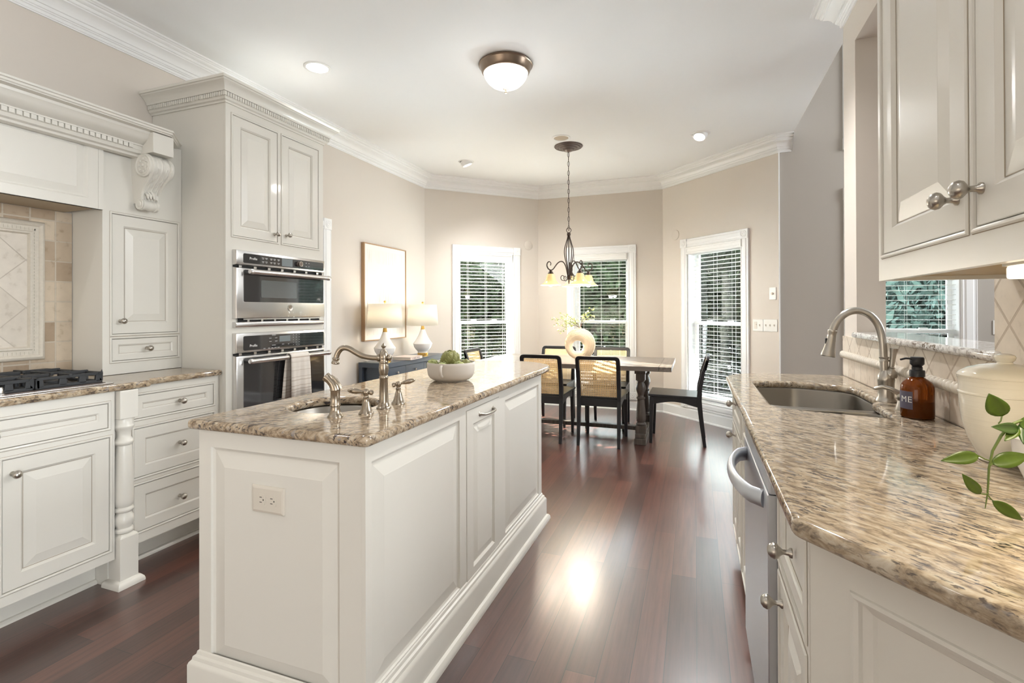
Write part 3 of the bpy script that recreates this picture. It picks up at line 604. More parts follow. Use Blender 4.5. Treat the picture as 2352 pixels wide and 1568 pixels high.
# --- upper oven (microwave)
OY0, OY1 = 2.143, 2.873
def oven(name, label, z0, zp, z1, glass, handle_z, panel_kind):
    """z0 bottom of door, zp bottom of control panel, z1 top"""
    t = thing(name, label, 'oven', (TX, 2.5, z0)); Fo = frame((TX, OY0, 0), (0, 1, 0), (1, 0, 0)); W_ = OY1-OY0
    build('body', MB().box(TX-.45, TX-.002, OY0+.02, OY1-.02, z0, z1-.004), DARK, t)
    for nm, a, b in (('control_panel', zp+.002, z1), ('door', z0, zp-.012)):
        m = MB().ringloft(Fo, 0, W_, a, b, [(0, -.001), (0, .010), (.001, .012), (.001, .020), (.004, .027), (.012, .030)]); q = build(nm, m, STEEL, t, smooth=30)
        if nm == 'door': dr = q
        else: cp = q
    # vents between panel and door
    v = MB(); y = .06
    v.add([Fo(.0, zp-.011, .004), Fo(W_, zp-.011, .004), Fo(W_, zp+.001, .004), Fo(0, zp+.001, .004)], [(0, 1, 2, 3)])
    build('vent_gap', v, DARK, t)
    for k in range(7): v = MB(); v.hexa([tuple(Fo(.03+k*.105, zp-.011, .004)), tuple(Fo(.05+k*.105, zp-.011, .004)), tuple(Fo(.05+k*.105, zp-.011, .016)), tuple(Fo(.03+k*.105, zp-.011, .016))], [tuple(Fo(.03+k*.105, zp+.001, .004)), tuple(Fo(.05+k*.105, zp+.001, .004)), tuple(Fo(.05+k*.105, zp+.001, .016)), tuple(Fo(.03+k*.105, zp+.001, .016))]); build('vent_bridge', v, STEEL, t)
    def rrect(a, b, c, d, r, w0, w1):
        poly = rounded([(a, c), (b, c), (b, d), (a, d)], r, 4); return MB().prism(poly, w0, w1, lambda u, z, q: tuple(Fo(u, z, q)))
    build('panel_glass', rrect(.048, W_-.016, zp+.016, z1-.018, .010, .028, .0315), BLACKG, cp)
    g = build('door_glass', rrect(.050, W_-.016, glass[0], glass[1], .012, .028, .0315), BLACKG, dr)
    if panel_kind == 1: build('window', rrect(.175, .46, glass[0]+.028, glass[1]-.055, .008, .0312, .0322), OVWIN, dr)
    build('trim_line', MB().ringloft(Fo, .046, W_-.012, glass[0]-.003, glass[1]+.003, [(0, .0295), (0, .0305), (.004, .0305)], cap=False), STEEL, dr)
    # handle
    h = MB(); ya, yb = OY0+.055, OY1-.004; hx = TX+.075
    h.lathe([(0, -.004), (.012, -.003), (.0165, .004), (.0165, .02), (.0150, .021), (.0150, yb-ya-.021), (.0165, yb-ya-.02), (.0165, yb-ya-.004), (.012, yb-ya+.003), (0, yb-ya+.004)], axisM((hx, ya, handle_z), (0, 1, 0)), 24)
    for yy in (ya+.03, yb-.03): h.tube([(TX+.028, yy, handle_z), (hx, yy, handle_z)], .011, 12)
    build('handle', h, STEEL, dr, smooth=40)
    Mt = lambda y, z: Matrix(((0, 0, 1, TX+.0318), (1, 0, 0, y), (0, 1, 0, z), (0, 0, 0, 1)))
    zc = (zp+z1)/2
    text('logo_lettering', 'Profile', .021, Mt(OY0+.118, zc-(0 if panel_kind == 1 else .018)), WTXT, cp)
    def fill(a, b, c, d, mat, nm): build(nm, MB().plate(Fo, a, b, c, d, [], .0312, .0322), mat, cp)
    def key(a, z, wd=.018, hh=.0035): build('key_mark', MB().plate(Fo, a, a+wd, z, z+hh, [], .0312, .0318), GTXT, cp)
    if panel_kind == 1:
        fill(.335, .425, zc-.024, zc+.024, LCD, 'display')
        for a in (.18, .205, .242, .268, .300):
            for z in (zc+.010, zc-.012): key(a, z); key(a+.003, z-.006, .012, .0025)
        for a in (.505, .54, .566):
            for z in (zc+.010, zc-.012): key(a, z, .012)
        k = MB().lathe([(.018, 0), (.018, .006), (.014, .008), (.0145, .022), (.011, .024), (0, .0235)], axisM((TX+.0315, OY0+.478, zc), (1, 0, 0)), 24); build('control_knob', k, PEWTER, cp, smooth=40)
        k = MB().lathe([(.0155, .0), (.0165, .0), (.0165, .004), (.0155, .004)], axisM((TX+.0505, OY0+.478, zc), (1, 0, 0)), 24); build('knob_ring', k, NICKEL, cp, smooth=40)
        Ml = axisM((TX+.030, OY0+.405, z0+.065), (1, 0, 0))
        bd = build('badge', MB().lathe([(.020, 0), (.020, .003), (.018, .005), (.0165, .004), (0, .004)], Ml, 24), NICKEL, dr, smooth=40)
        text('badge_monogram', 'GE', .019, Matrix(((0, 0, 1, TX+.0345), (1, 0, 0, OY0+.405), (0, 1, 0, z0+.065), (0, 0, 0, 1))), PEWTER, bd)
    else:
        fill(.315, .405, zc-.006, zc+.030, LCD, 'display')
        for a in (.235, .28):
            for z in (zc+.018, zc-.002): key(a, z)
        key(.255, zc+.036, .03); key(.255, zc-.026, .03); key(.335, zc-.024); key(.385, zc-.026, .01)
        for a in (.19, .225, .25, .275, .30): key(a, zc-.042, .016)
        for a in (.43, .455, .48):
            for z in (.03, .014, -.002, -.018, -.034): key(a, zc+z, .004, .004)
    return t
mw = oven('microwave_oven', 'upper stainless oven with a round dial and a clear handle', 1.214, 1.523, 1.613, (1.312, 1.500), 1.487, 1)
Fo = frame((TX, OY0, 0), (0, 1, 0), (1, 0, 0)); W_ = OY1-OY0
build('bottom_trim', MB().ringloft(Fo, 0, W_, 1.164, 1.196, [(0, -.001), (0, .012), (.002, .022), (.010, .026)]), STEEL, mw, smooth=30)
m = MB(); m.add([Fo(.03, 1.194, .006), Fo(W_-.02, 1.194, .006), Fo(W_-.02, 1.216, .006), Fo(.03, 1.216, .006)], [(0, 1, 2, 3)]); build('lower_vent', m, DARK, mw)
m = MB()
for k in range(7): m.box(TX+.004, TX+.014, OY0+.09+k*.10, OY0+.105+k*.10, 1.196, 1.214)
m.box(TX+.004, TX+.018, OY0+.06, OY1-.03, 1.207, 1.214); build('vent_bridge', m, STEEL, mw)
ov = oven('wall_oven', 'lower stainless wall oven with a towel over its handle', .40, 1.012, 1.131, (.47, .985), .966, 2)
# towel
m = MB(); hx, hz = TX+.075, .966
prof = [(hx-.020, .70), (hx-.022, .80), (hx-.020, .90), (hx-.018, hz+.004)]+[(hx-.018*cos(a), hz+.004+.018*sin(a)) for a in (R(30), R(60), R(90), R(120), R(150))]+[(hx+.019, hz+.002), (hx+.021, .90), (hx+.023, .80), (hx+.026, .688)]
ny = 15; n0 = 0; rows = []
for i, (x, z) in enumerate(prof):
    row = []
    for k in range(ny):
        q = k/(ny-1); back = max(0, (3.2-i)/3.2); sp_ = 1+.10*max(0, .97-z)/.28
        y = 2.568-.022*back*1.5+(q-.5)*.158*sp_; dx = .006*sin(q*9+.5)*min(1, max(0, (hz-z)*6)) + (.004*sin(q*21) if z < hz-.05 else 0)
        row.append(len(m.v)); m.v.append(Vector((x+dx, y, z+.006*sin(q*3) * (1 if z < .75 else 0))))
    rows.append(row)
for a, b in zip(rows, rows[1:]):
    for k in range(ny-1): m.f.append([a[k], a[k+1], b[k+1], b[k]])
tow = build('dish_towel', m, TOWEL, None, smooth=60); sd = tow.modifiers.new('thick', 'SOLIDIFY'); sd.thickness = .004; sd.offset = 1
tag(tow, 'white towel with thin grey stripes draped over the oven handle', 'towel')

# --- hutch cabinet on the counter
HX, HY0, HY1, LZ = -2.84, 1.681, 2.0985, .928
hu = thing('hutch_cabinet', 'narrow cream cabinet standing on the counter with one door over a small drawer', 'cabinet', (-2.95, 1.89, LZ+.001))
Fh = frame((HX, 0, 0), (0, 1, 0), (1, 0, 0))
build('body', MB().box(LX, HX-.0195, HY0, HY1, LZ+.002, 2.21), CAB, hu)
h1, h2 = (1.725, 2.077, 1.139, 1.768), (1.725, 2.077, .999, 1.115)
m = MB().plate(Fh, HY0, HY1, LZ+.002, 2.21, [h1, h2], -.0195, 0)
for h in (h1, h2): bead(m, Fh, h, 0)
build('face_frame', m, CAB, hu)
m = MB()
for h in (h1, h2): m.plate(Fh, h[0]-.004, h[1]+.004, h[2]-.004, h[3]+.004, [], -.0193, -.019)
build('door_gap', m, GAPSHADE, hu)
q = door('door', Fh, h1, 0, hu, s_w=.055); knob((HX, 1.765, 1.208), (1, 0, 0), q)
q = door('drawer', Fh, h2, 0, hu, 'flat', s_w=.028); knob((HX, 1.901, 1.057), (1, 0, 0), q)
# --- range hood with mantel and corbel
ho = thing('range_hood', 'cream panelled range hood with a dentil mantel shelf and carved corbel', 'range hood', (-2.95, 1.0, 1.774))
HP = -2.82
build('canopy', MB().box(LX, HP-.018, .12, 1.655, 1.79, 2.2).box(HP-.018, HP-.001, .10, 1.672, 1.774, 1.80), CAB, ho)
Fp = frame((HP-.017, 0, 0), (0, 1, 0), (1, 0, 0))
build('front_panel', MB().ringloft(Fp, .12, 1.65, 1.774, 2.16, raised(.018, s_w=.045, b=.034)), CAB, ho)
build('side_strip', MB().box(HP-.022, HP+.002, 1.650, 1.6735, 1.774, 2.16), CAB, ho)
build('liner', MB().box(LX+.01, HP-.03, .16, 1.64, 1.774, 1.790), HOODIN, ho)
NZ = 2.236
MP = [(0, NZ), (.003, NZ-.006), (.003, NZ-.010), (-.004, NZ-.013), (-.004, NZ-.022), (-.010, NZ-.026), (-.010, NZ-.030), (-.042, NZ-.032), (-.044, NZ-.044), (-.050, NZ-.050), (-.056, NZ-.062), (-.070, NZ-.080), (-.090, NZ-.092), (-.095, NZ-.096), (-.095, NZ-.102), (-.104, NZ-.103), (-.104, NZ-.124), (-.106, NZ-.125), (-.112, NZ-.140), (-.125, NZ-.146), (-.128, NZ-.156), (-.140, NZ-.158), (-.16, NZ-.160), (-.16, NZ)]
NX, NY = -2.655, 1.918
mp_ = [(NX, .10), (NX, NY), (NX-.165, NY+.165)]
mt = build('mantel_shelf', MB().sweep(mp_, MP, -1), CAB, ho, smooth=25)
m = MB(); y = 1.0
while y > .12: y -= .0001; break
y = .12
while y < 1.775: m.box(NX-.106, NX-.093, y, y+.019, NZ-.123, NZ-.1035); y += .0255
build('dentil_moulding', m, CAB, mt)
build('corbel_block', MB().box(HX, -2.672, 1.822, 1.932, 2.096, NZ-.034), CAB, ho, bevel=.002)
# corbel: S-scroll profile with leaf relief on its front
cy0, cy1 = 1.815, 1.935
def corbel():
    m = MB(); pf = []
    for k in range(27):                                     # front line from top volute to bottom scroll
        q = k/26
        if q < .42: a = R(100-q/.42*150); pf.append((.105+.062*cos(a), 2.030+.062*sin(a)))
        else:
            s = (q-.42)/.58; p0, p3 = Vector((.1449, 1.9825)), Vector((.072, 1.838)); p1, p2 = Vector((.118, 1.945)), Vector((.045, 1.905))
            w_ = p0*(1-s)**3+p1*3*s*(1-s)**2+p2*3*s*s*(1-s)+p3*s**3; pf.append((w_.x, w_.y))
    ny = 41; rows = []
    for i, (d, z) in enumerate(pf):
        row = []; q = i/26; t = Vector(pf[min(i+1, 26)])-Vector(pf[max(i-1, 0)]); n = Vector((-t.y, t.x)).normalized(); n = -n if n.x < 0 and q > .2 else n
        if n.dot(Vector((1, .4))) < 0: n = -n
        for k in range(ny):
            v = k/(ny-1)*2-1; ed = abs(v); taper = 1-.25*q
            h = 0.0
            if ed < .80:
                h = -.006+.006*math.exp(-(v/.10)**2)
                for lobe in (.22, .42, .62):
                    h += .0055*max(0, cos((v*sgn(v)-lobe)/.10*1.2)) * (.55+.45*sin(q*34+lobe*20)) if abs(ed-lobe) < .12 else 0
                h += .0015*sin(q*60+ed*30)
            elif ed < .93: h = .003
            row.append(len(m.v)); m.v.append(Vector((HX+d+n.x*h, (cy0+cy1)/2+v*(cy1-cy0)/2*taper, z+n.y*h)))
        rows.append(row)
    for a, b in zip(rows, rows[1:]):
        for k in range(ny-1): m.f.append([a[k], a[k+1], b[k+1], b[k]])
    for e in (0, ny-1):                                      # side cheeks
        cen = len(m.v); yv = m.v[rows[0][e]].y; ring = [r[e] for r in rows]; back = []
        for r in rows: back.append(len(m.v)); q = m.v[r[e]]; m.v.append(Vector((HX-.002, q.y, q.z)))
        for j in range(len(rows)-1): m.f.append([ring[j], ring[j+1], back[j+1], back[j]])
    return m
sgn = lambda v: -1 if v < 0 else 1
cb = build('corbel', corbel(), CAB, ho, smooth=40)
m = MB().box(HX-.002, HX+.10, cy0+.006, cy1-.006, 2.03, 2.098); build('corbel_cap', m, CAB, cb, bevel=.004)
for yy, n in ((cy0+.001, -1), (cy1-.001, 1)):
    m = MB().lathe([(.060, -.004), (.060, .004), (.055, .008), (.050, .003), (.044, .003), (.040, .007), (.030, .004), (.024, .004), (.018, .008), (.010, .007), (.006, .012), (0, .013)], axisM((HX+.105, yy, 2.030), (0, n, 0)), 30)
    for k in range(8):
        a = k*pi/4; m.lathe([(.0085, 0), (.007, .006), (0, .009)], axisM((HX+.105+.033*cos(a), yy+n*.003, 2.030+.033*sin(a)), (0, n, 0)), 10)
    build('volute_rosette', m, CAB, cb, smooth=40)
m = MB().lathe([(0, -.002), (.020, 0), (.031, .003), (.031, .016), (.027, .018), (.027, .036), (.030, .045), (.027, .054), (.027, .072), (.031, .074), (.031, .088), (.020, .091), (0, .092)], axisM((HX+.052, cy0+.014, 1.832), (0, 1, 0)), 26)
m.lathe([(.030, 0), (.028, .004), (.016, .002), (.012, .006), (0, .007)], axisM((HX+.052, cy0+.014, 1.832), (0, -1, 0)), 22); build('bottom_scroll', m, CAB, cb, smooth=40)
m = MB()
for k in range(5): m.tube([(HX+.075+.01*abs(k-2)*-1, 1.851+k*.012, 1.905), (HX+.096-.006*abs(k-2), 1.851+k*.012, 1.880), (HX+.098-.006*abs(k-2), 1.851+k*.012, 1.862)], [.004, .008, .003], 8)
build('leaf_tip', m, CAB, cb, smooth=50)

# --- base cabinets
LB_ = .896
ck = thing('cooktop_cabinet', 'cream base cabinet under the gas cooktop with a wide drawer above raised panel doors', 'cabinet', (-2.75, 1.1, 0))
CX, CY0, CY1 = -2.48, .68, 1.518; Fc = frame((CX, 0, 0), (0, 1, 0), (1, 0, 0))
build('body', MB().box(LX, CX-.0195, CY0, CY1, .133, LB_), CAB, ck)
hs = [(.72, 1.492, .734, .845), (1.124, 1.498, .182, .691), (.72, 1.090, .182, .691)]
m = MB().plate(Fc, CY0, CY1, .133, LB_, hs, -.0195, 0)
for h in hs: bead(m, Fc, h, 0)
build('face_frame', m, CAB, ck)
m = MB()
for h in hs: m.plate(Fc, h[0]-.004, h[1]+.004, h[2]-.004, h[3]+.004, [], -.0193, -.019)
build('door_gap', m, GAPSHADE, ck)
q = door('drawer', Fc, hs[0], 0, ck, 'flat', s_w=.035); knob((CX, 1.09, .79), (1, 0, 0), q)
q = door('door', Fc, hs[1], 0, ck, s_w=.055); knob((CX, 1.156, .632), (1, 0, 0), q)
q = door('door', Fc, hs[2], 0, ck, s_w=.055); knob((CX, 1.058, .632), (1, 0, 0), q)
build('toe_kick', MB().box(LX, -2.615, CY0, CY1, 0, .1325), CAB, ck)
build('shoe_moulding', MB().sweep([(-2.615, CY0), (-2.615, CY1)], [(0, .02), (.008, .018), (.014, .010), (.015, 0)], -1), CAB, ck)
# turned post
ps = thing('turned_post', 'cream turned post standing between the cooktop cabinet and the drawer stack', 'post', (-2.49, 1.563, 0))
px, py = -2.490, 1.563
m = MB().box(px-.040, px+.040, py-.040, py+.040, .765, LB_); build('top_block', m, CAB, ps, bevel=.004)
m = MB().box(px-.040, px+.040, py-.040, py+.040, .0, .225); m.lathe([(.057, 0), (.050, .006), (.038, .014)], Matrix.Translation((px, py, .2245)) @ Matrix.Rotation(pi/4, 4, 'Z'), 4)
build('bottom_block', m, CAB, ps, bevel=.003)
prof = [(.028, .238), (.036, .242), (.038, .250), (.036, .258), (.030, .262), (.031, .268), (.038, .282), (.040, .298), (.037, .314), (.030, .326), (.029, .332), (.037, .338), (.039, .346), (.037, .354), (.031, .358), (.035, .364), (.038, .376), (.039, .40), (.037, .48), (.034, .56), (.030, .635), (.029, .64), (.034, .645), (.0385, .652), (.0385, .660), (.034, .668), (.028, .676), (.0265, .690), (.029, .705), (.036, .718), (.041, .726), (.041, .734), (.037, .740), (.037, .766)]
build('turning', MB().lathe(prof, Matrix.Translation((px, py, 0)), 32), CAB, ps, smooth=45)
m = MB().sweep([(px-.040, py-.040), (px+.040, py-.040), (px+.040, py+.040), (px-.040, py+.040)], [(0, .034), (.006, .032), (.016, .020), (.019, .010), (.019, 0), (0, 0)], -1, closed=True, caps=False); build('foot_moulding', m, CAB, ps, smooth=40)
build('side_filler', MB().box(-2.62, -2.532, 1.5195, 1.6005, 0, LB_), CAB, ps)
# drawer stack
ds = thing('drawer_cabinet', 'cream base cabinet with a stack of three drawers beside the turned post', 'cabinet', (-2.8, 1.85, 0))
BX, BY0, BY1 = -2.54, 1.604, 2.098; Fs = frame((BX, 0, 0), (0, 1, 0), (1, 0, 0))
build('body', MB().box(LX, BX-.0195, BY0, BY1, .135, LB_), CAB, ds)
hs = [(1.640, 2.064, .737, .851), (1.640, 2.064, .452, .690), (1.640, 2.064, .189, .415)]
m = MB().plate(Fs, BY0, BY1, .135, LB_, hs, -.0195, 0)
for h in hs: bead(m, Fs, h, 0)
build('face_frame', m, CAB, ds)
m = MB()
for h in hs: m.plate(Fs, h[0]-.004, h[1]+.004, h[2]-.004, h[3]+.004, [], -.0193, -.019)
build('drawer_gap', m, GAPSHADE, ds)
for h, z in zip(hs, (.791, .573, .294)):
    q = door('drawer', Fs, h, 0, ds, 'flat', s_w=.036 if z > .7 else .05); knob((BX, 1.868, z), (1, 0, 0), q)
build('toe_kick', MB().box(LX, -2.665, BY0, BY1, 0, .1345), CAB, ds)
build('shoe_moulding', MB().sweep([(-2.665, BY0), (-2.665, BY1)], [(0, .02), (.008, .018), (.014, .010), (.015, 0)], -1), CAB, ds)
# countertop
ol = rounded([(LX, .10), (-2.455, .10), (-2.455, 1.665), (-2.512, 1.700), (-2.512, 2.0985), (LX, 2.0985)], [0, 0, .018, .02, .012, 0])
ct = slab('countertop', ol, [], .897, .928, GRAN_L); tag(ct, 'speckled granite countertop carrying the gas cooktop', 'countertop')
# cooktop
cg = thing('gas_cooktop', 'stainless gas cooktop with black cast iron grates', 'cooktop', (-2.76, 1.13, .9285))
poly = rounded([(-3.02, .745), (-2.500, .745), (-2.500, 1.532), (-3.02, 1.532)], .015)
build('tray', MB().prism(poly, .9285, .934), STEEL, cg, bevel=.0015)
build('burner_deck', MB().prism(rounded([(-3.0, .765), (-2.522, .765), (-2.522, 1.512), (-3.0, 1.512)], .015), .934, .9355), PEWTER, cg)
def grate(y0, y1):
    m = MB(); x0, x1 = -2.975, -2.560; zt = .982; t = .0065
    def bar(x0_, x1_, y0_, y1_, za=.970, zb=zt): m.box(x0_, x1_, y0_, y1_, za, zb)
    for yy in (y0+t, y1-t): bar(x0, x1, yy-t, yy+t)
    for xx in (x0+t, x1-t, (x0+x1)/2): bar(xx-t, xx+t, y0, y1)
    for xx in (x0+t, x1-t):                                     # arched skirt: posts and low rail
        m.box(xx-t, xx+t, y0, y1, .936, .948)
        for yy in (y0, (y0*2+y1)/3, (y0+2*y1)/3-.008, y1-.024): m.hexa([(xx-t, yy-.004, .940), (xx+t, yy-.004, .940), (xx+t, yy+.028, .940), (xx-t, yy+.028, .940)], [(xx-t, yy, .974), (xx+t, yy, .974), (xx+t, yy+.024, .974), (xx-t, yy+.024, .974)])
    for yy in (y0+t, y1-t):
        m.box(x0, x1, yy-t, yy+t, .936, .946)
        for k in range(5): xx = x0+.01+k*(x1-x0-.03)/4; m.box(xx, xx+.02, yy-t, yy+t, .940, .974)
    for cx in ((x0*3+x1)/4, (x0+3*x1)/4):                       # fingers toward each burner
        cyy = (y0+y1)/2
        for (ax, ay) in ((1, 0), (-1, 0), (0, 1), (0, -1)):
            ex, ey = cx+ax*(x1-x0)/4, cyy+ay*(y1-y0)/2
            a, b = sorted((cx+ax*.028, ex)), sorted((cyy+ay*.028, ey))
            bar(a[0]-(t if ax == 0 else 0), a[1]+(t if ax == 0 else 0), b[0]-(t if ay == 0 else 0), b[1]+(t if ay == 0 else 0), .972, .988)
    return m
for y0, y1 in ((1.27, 1.515), (1.015, 1.260), (.765, 1.005)):
    build('grate', grate(y0, y1), IRON, cg, bevel=.003)
    for cx in (-2.87, -2.665):
        m = MB().lathe([(.052, .9355), (.052, .940), (.040, .946), (.040, .951), (.036, .956), (.020, .958), (0, .958)], Matrix.Translation((cx, (y0+y1)/2, 0)), 26); build('burner', m, IRON, cg, smooth=40)
for yy in (1.14, 1.065, .99):
    build('control_knob', MB().lathe([(.022, .9355), (.022, .939), (.016, .942), (.0155, .960), (.013, .964), (0, .965)], Matrix.Translation((-2.542, yy, 0)), 22), STEEL, cg, smooth=40)
# tiled wall behind the cooktop
bs = thing('tile_backsplash', 'travertine tile wall behind the cooktop with a framed diamond panel', 'backsplash', (LX, .9, LZ))
build('brick_tiles', MB().box(LX-.003, LX+.007, .12, 1.678, LZ+.001, 1.773), TILE_L, bs)
build('diamond_tiles', MB().box(LX+.004, LX+.011, .30, 1.50, 1.075, 1.655), TILE_P, bs)
Fb_ = frame((LX+.006, 0, 0), (0, 1, 0), (1, 0, 0))
m = MB().ringloft(Fb_, .245, 1.556, 1.020, 1.705, [(0, 0), (0, .012), (.006, .022), (.016, .026), (.024, .020), (.026, .014), (.050, .013), (.054, .020), (.062, .020), (.068, .005)], cap=False); fm = build('panel_frame', m, TRAV, bs, smooth=40)
m = MB(); y = .29
while y < 1.51:
    for z in (1.0555, 1.6665): m.box(LX+.018, LX+.022, y, y+.010, z-.007, z+.007)
    y += .016
z = 1.065
while z < 1.665: m.box(LX+.018, LX+.022, 1.511, 1.525, z, z+.010); z += .016
build('bead_pattern', m, TRAV, fm)

# ================================================================ ISLAND
IX0, IX1, IY0, IY1, IB, IT = -1.513, -.870, 1.178, 2.885, .876, .908
isl = thing('kitchen_island', 'cream panelled island cabinet standing in the middle of the floor', 'island', (-1.19, 2.0, 0))
Fe = frame((0, IY0, 0), (1, 0, 0), (0, -1, 0)); Fi = frame((IX1, 0, 0), (0, 1, 0), (1, 0, 0))
build('carcass', MB().plate(lambda a, b, c: Vector((a, c, b)), IX0, IX1-.0145, 0, .70, [], IY0+.0145, IY1).box(IX0, IX0+.02, IY0+.0145, IY1, .70, IB-.002).box(IX0+.0201, IX1-.0145, IY1-.02, IY1, .70, IB-.002), CAB, isl)
ipan = [(0, 0), (.003, -.006), (.010, -.009), (.013, -.009), (.058, 0.0005), (.0595, .001)]
hE = (-1.461, -.959, .143, .822)
m = MB().plate(Fe, IX0, IX1-.0142, 0, IB-.002, [hE], -.014, 0).ringloft(Fe, *hE, ipan); build('end_panel', m, CAB, isl)
hA, hD, hB = (1.207, 1.776, .167, .826), (1.835, 2.196, .130, .851), (2.275, 2.828, .175, .820)
m = MB().plate(Fi, IY0, IY1, 0, IB-.002, [hA, hD, hB], -.014, 0).ringloft(Fi, *hA, ipan).ringloft(Fi, *hB, ipan); build('side_panel', m, CAB, isl)
build('door_gap', MB().plate(Fi, hD[0]-.003, hD[1]+.003, hD[2]-.003, hD[3]+.003, [], -.0138, -.0135), GAPSHADE, isl)
q = MB().ringloft(Fi, hD[0]+.002, hD[1]-.002, hD[2]+.002, hD[3]-.002, [(i, z-.0138) for i, z in raised(.0165, s_w=.062, b=.028)]); idr = build('door', q, CAB, isl)
m = MB(); pz = .814; pts = [(IX1+.001, 1.965), (IX1+.018, 1.972), (IX1+.027, 1.99), (IX1+.030, 2.02), (IX1+.030, 2.055), (IX1+.027, 2.085), (IX1+.018, 2.103), (IX1+.001, 2.110)]
m.tube([(x, y, pz-.004*sin(i/7*pi)) for i, (x, y) in enumerate(pts)], [.0075, .0055, .005, .0058, .0058, .005, .0055, .0075], 12)
for y in (1.965, 2.110): m.lathe([(.011, 0), (.010, .003), (.006, .006), (0, .006)], axisM((IX1+.0015, y, pz), (1, 0, 0)), 16)
build('pull_handle', m, NICKEL, idr, smooth=50)
IB_ = [(0, .163), (.004, .160), (.006, .150), (.013, .146), (.015, .136), (.021, .130), (.024, .122), (.024, .032), (.034, .028), (.041, .018), (.043, .008), (.043, 0), (0, 0)]
build('base_moulding', MB().sweep([(IX0, IY0), (IX1, IY0), (IX1, IY1), (IX0, IY1)], IB_, -1, closed=True, caps=False), CAB, isl, smooth=25)
# outlet plate
po = thing('power_outlet', 'ivory double outlet plate on the end panel of the island', 'outlet', (-1.2185, IY0-.001, .684))
Fo_ = frame((-1.2185, IY0-.0008, .684), (1, 0, 0), (0, -1, 0))
Fo2 = lambda a, b, c: Fo_(a, b, c)
build('cover_plate', MB().ringloft(Fo2, -.0625, .0625, -.041, .041, [(0, 0), (0, .003), (.0015, .0055), (.008, .0075)]), PLASTI, po, bevel=.001)
for a in (-.0225, .0195):
    m = MB().prism(rounded([(a-.0145, -.017), (a+.0145, -.017), (a+.0145, .017), (a-.0145, .017)], .010), .0072, .0092, lambda x, z, q: tuple(Fo2(x, z, q))); oc = build('socket', m, PLASTI, po)
    m = MB()
    for v in (-.0075, .0075): m.plate(Fo2, a-.006, a+.003, v-.0011, v+.0011, [], .0091, .0094)
    m.lathe([(.0024, 0), (.0024, .0003), (0, .0003)], axisM(Fo2(a+.0085, 0, .0091), (0, -1, 0)), 10); build('slot', m, SLOT, oc)
build('screw', MB().lathe([(.003, 0), (.0025, .001), (0, .0012)], axisM(Fo2(-.0015, 0, .0074), (0, -1, 0)), 12), PLASTI, po)
# island top with rounded far end and sink cut-out
pts = [(-1.545, 1.158), (-.849, 1.158), (-.849, 2.95)]
out = rounded([(-1.545, 1.158), (-.849, 1.158), (-.849, 2.2), (-1.545, 2.2)], [.012, .028, 0, 0])
out = [p for p in out if p[1] < 2.1]
arc = [(-1.197+.348*cos(R(a)), 2.935+.345*(sin(R(a)))**.85 if sin(R(a)) > 0 else 2.935) for a in range(0, 181, 6)]
SCX, SCY, SR = -1.27, 1.535, .158
hole = [(SCX+(SR+.0)*cos(-2*pi*k/48), SCY+SR*sin(-2*pi*k/48)) for k in range(48)]
lo = [p for p in out]; order = sorted(range(len(lo)), key=lambda i: i)
left_pts = [p for p in lo if p[0] < -1.3]; right_pts = [p for p in lo if p[0] >= -1.3]
it = slab('island_countertop', left_pts+right_pts+arc, [hole], IB, IT, GRAN_I, rnd=.0125)
tag(it, 'polished granite island top with a bowed far end and a round sink cut-out', 'countertop')
sk = thing('prep_sink', 'round stainless prep sink set into the island top', 'sink', (SCX, SCY, .74))
m = MB().lathe([(SR+.022, IB-.0015), (SR+.004, IB-.0015), (SR-.001, IB-.006), (SR-.004, IB-.08), (SR-.03, IB-.135), (.05, IB-.148), (.022, IB-.15), (0, IB-.15)], Matrix.Translation((SCX, SCY, 0)), 48); m.f = [f for f in m.f if len(f) <= 4]
build('bowl', m, SINKST, sk, smooth=50)
build('drain', MB().lathe([(.04, IB-.1485), (.04, IB-.145), (.03, IB-.144), (.012, IB-.147), (0, IB-.147)], Matrix.Translation((SCX, SCY, 0)), 24), STEEL, sk, smooth=40)
# faucet of the island
def Tm(x, y, z=IT): return Matrix.Translation((x, y, z))
fc = thing('faucet', 'antique nickel faucet with an S shaped spout and two levers on the island', 'faucet', (-1.048, 1.526, IT))
bx, by = -1.048, 1.526
body = [(.026, .0), (.026, .003), (.023, .006), (.0205, .012), (.0175, .02), (.0165, .026), (.0155, .06), (.0140, .116), (.0155, .119), (.0165, .124), (.0155, .130), (.0135, .133), (.0150, .140), (.0172, .152), (.0178, .164), (.0160, .178), (.0155, .182), (.0170, .185), (.0165, .189), (.0150, .193), (.0165, .200), (.0165, .208), (.0150, .220), (.0105, .232), (.0050, .238), (.0042, .242), (.0085, .248), (.0090, .251), (.0050, .257), (.0015, .263), (0, .264)]
body = [(r*1.0, z*.885+.0005) for r, z in body]
build('body', MB().lathe(body, Tm(bx, by), 28), BRONZEN, fc, smooth=45)
sd = Vector((-.937, -.35, 0)).normalized(); sp_pts = [(.0, .184), (.02, .183), (.045, .184), (.075, .190), (.100, .203), (.120, .215), (.138, .220), (.152, .216), (.162, .204), (.168, .190), (.1705, .180)]
m = MB().tube(crv([Vector((bx, by, IT))+sd*a+Vector((0, 0, b-.003)) for a, b in sp_pts], 3), [.0105]*3+[.0094]*6+[.0100]*15+[.0097]*7, 18)
tip = Vector((bx, by, IT))+sd*.1705+Vector((0, 0, .178)); m.lathe([(.0105, .004), (.0125, .002), (.0125, -.003), (.0105, -.006), (.0125, -.010), (.0145, -.015), (.0135, -.019), (.010, -.020), (0, -.020)], axisM(tip, (-sd*.12+Vector((0, 0, 1)))), 20)
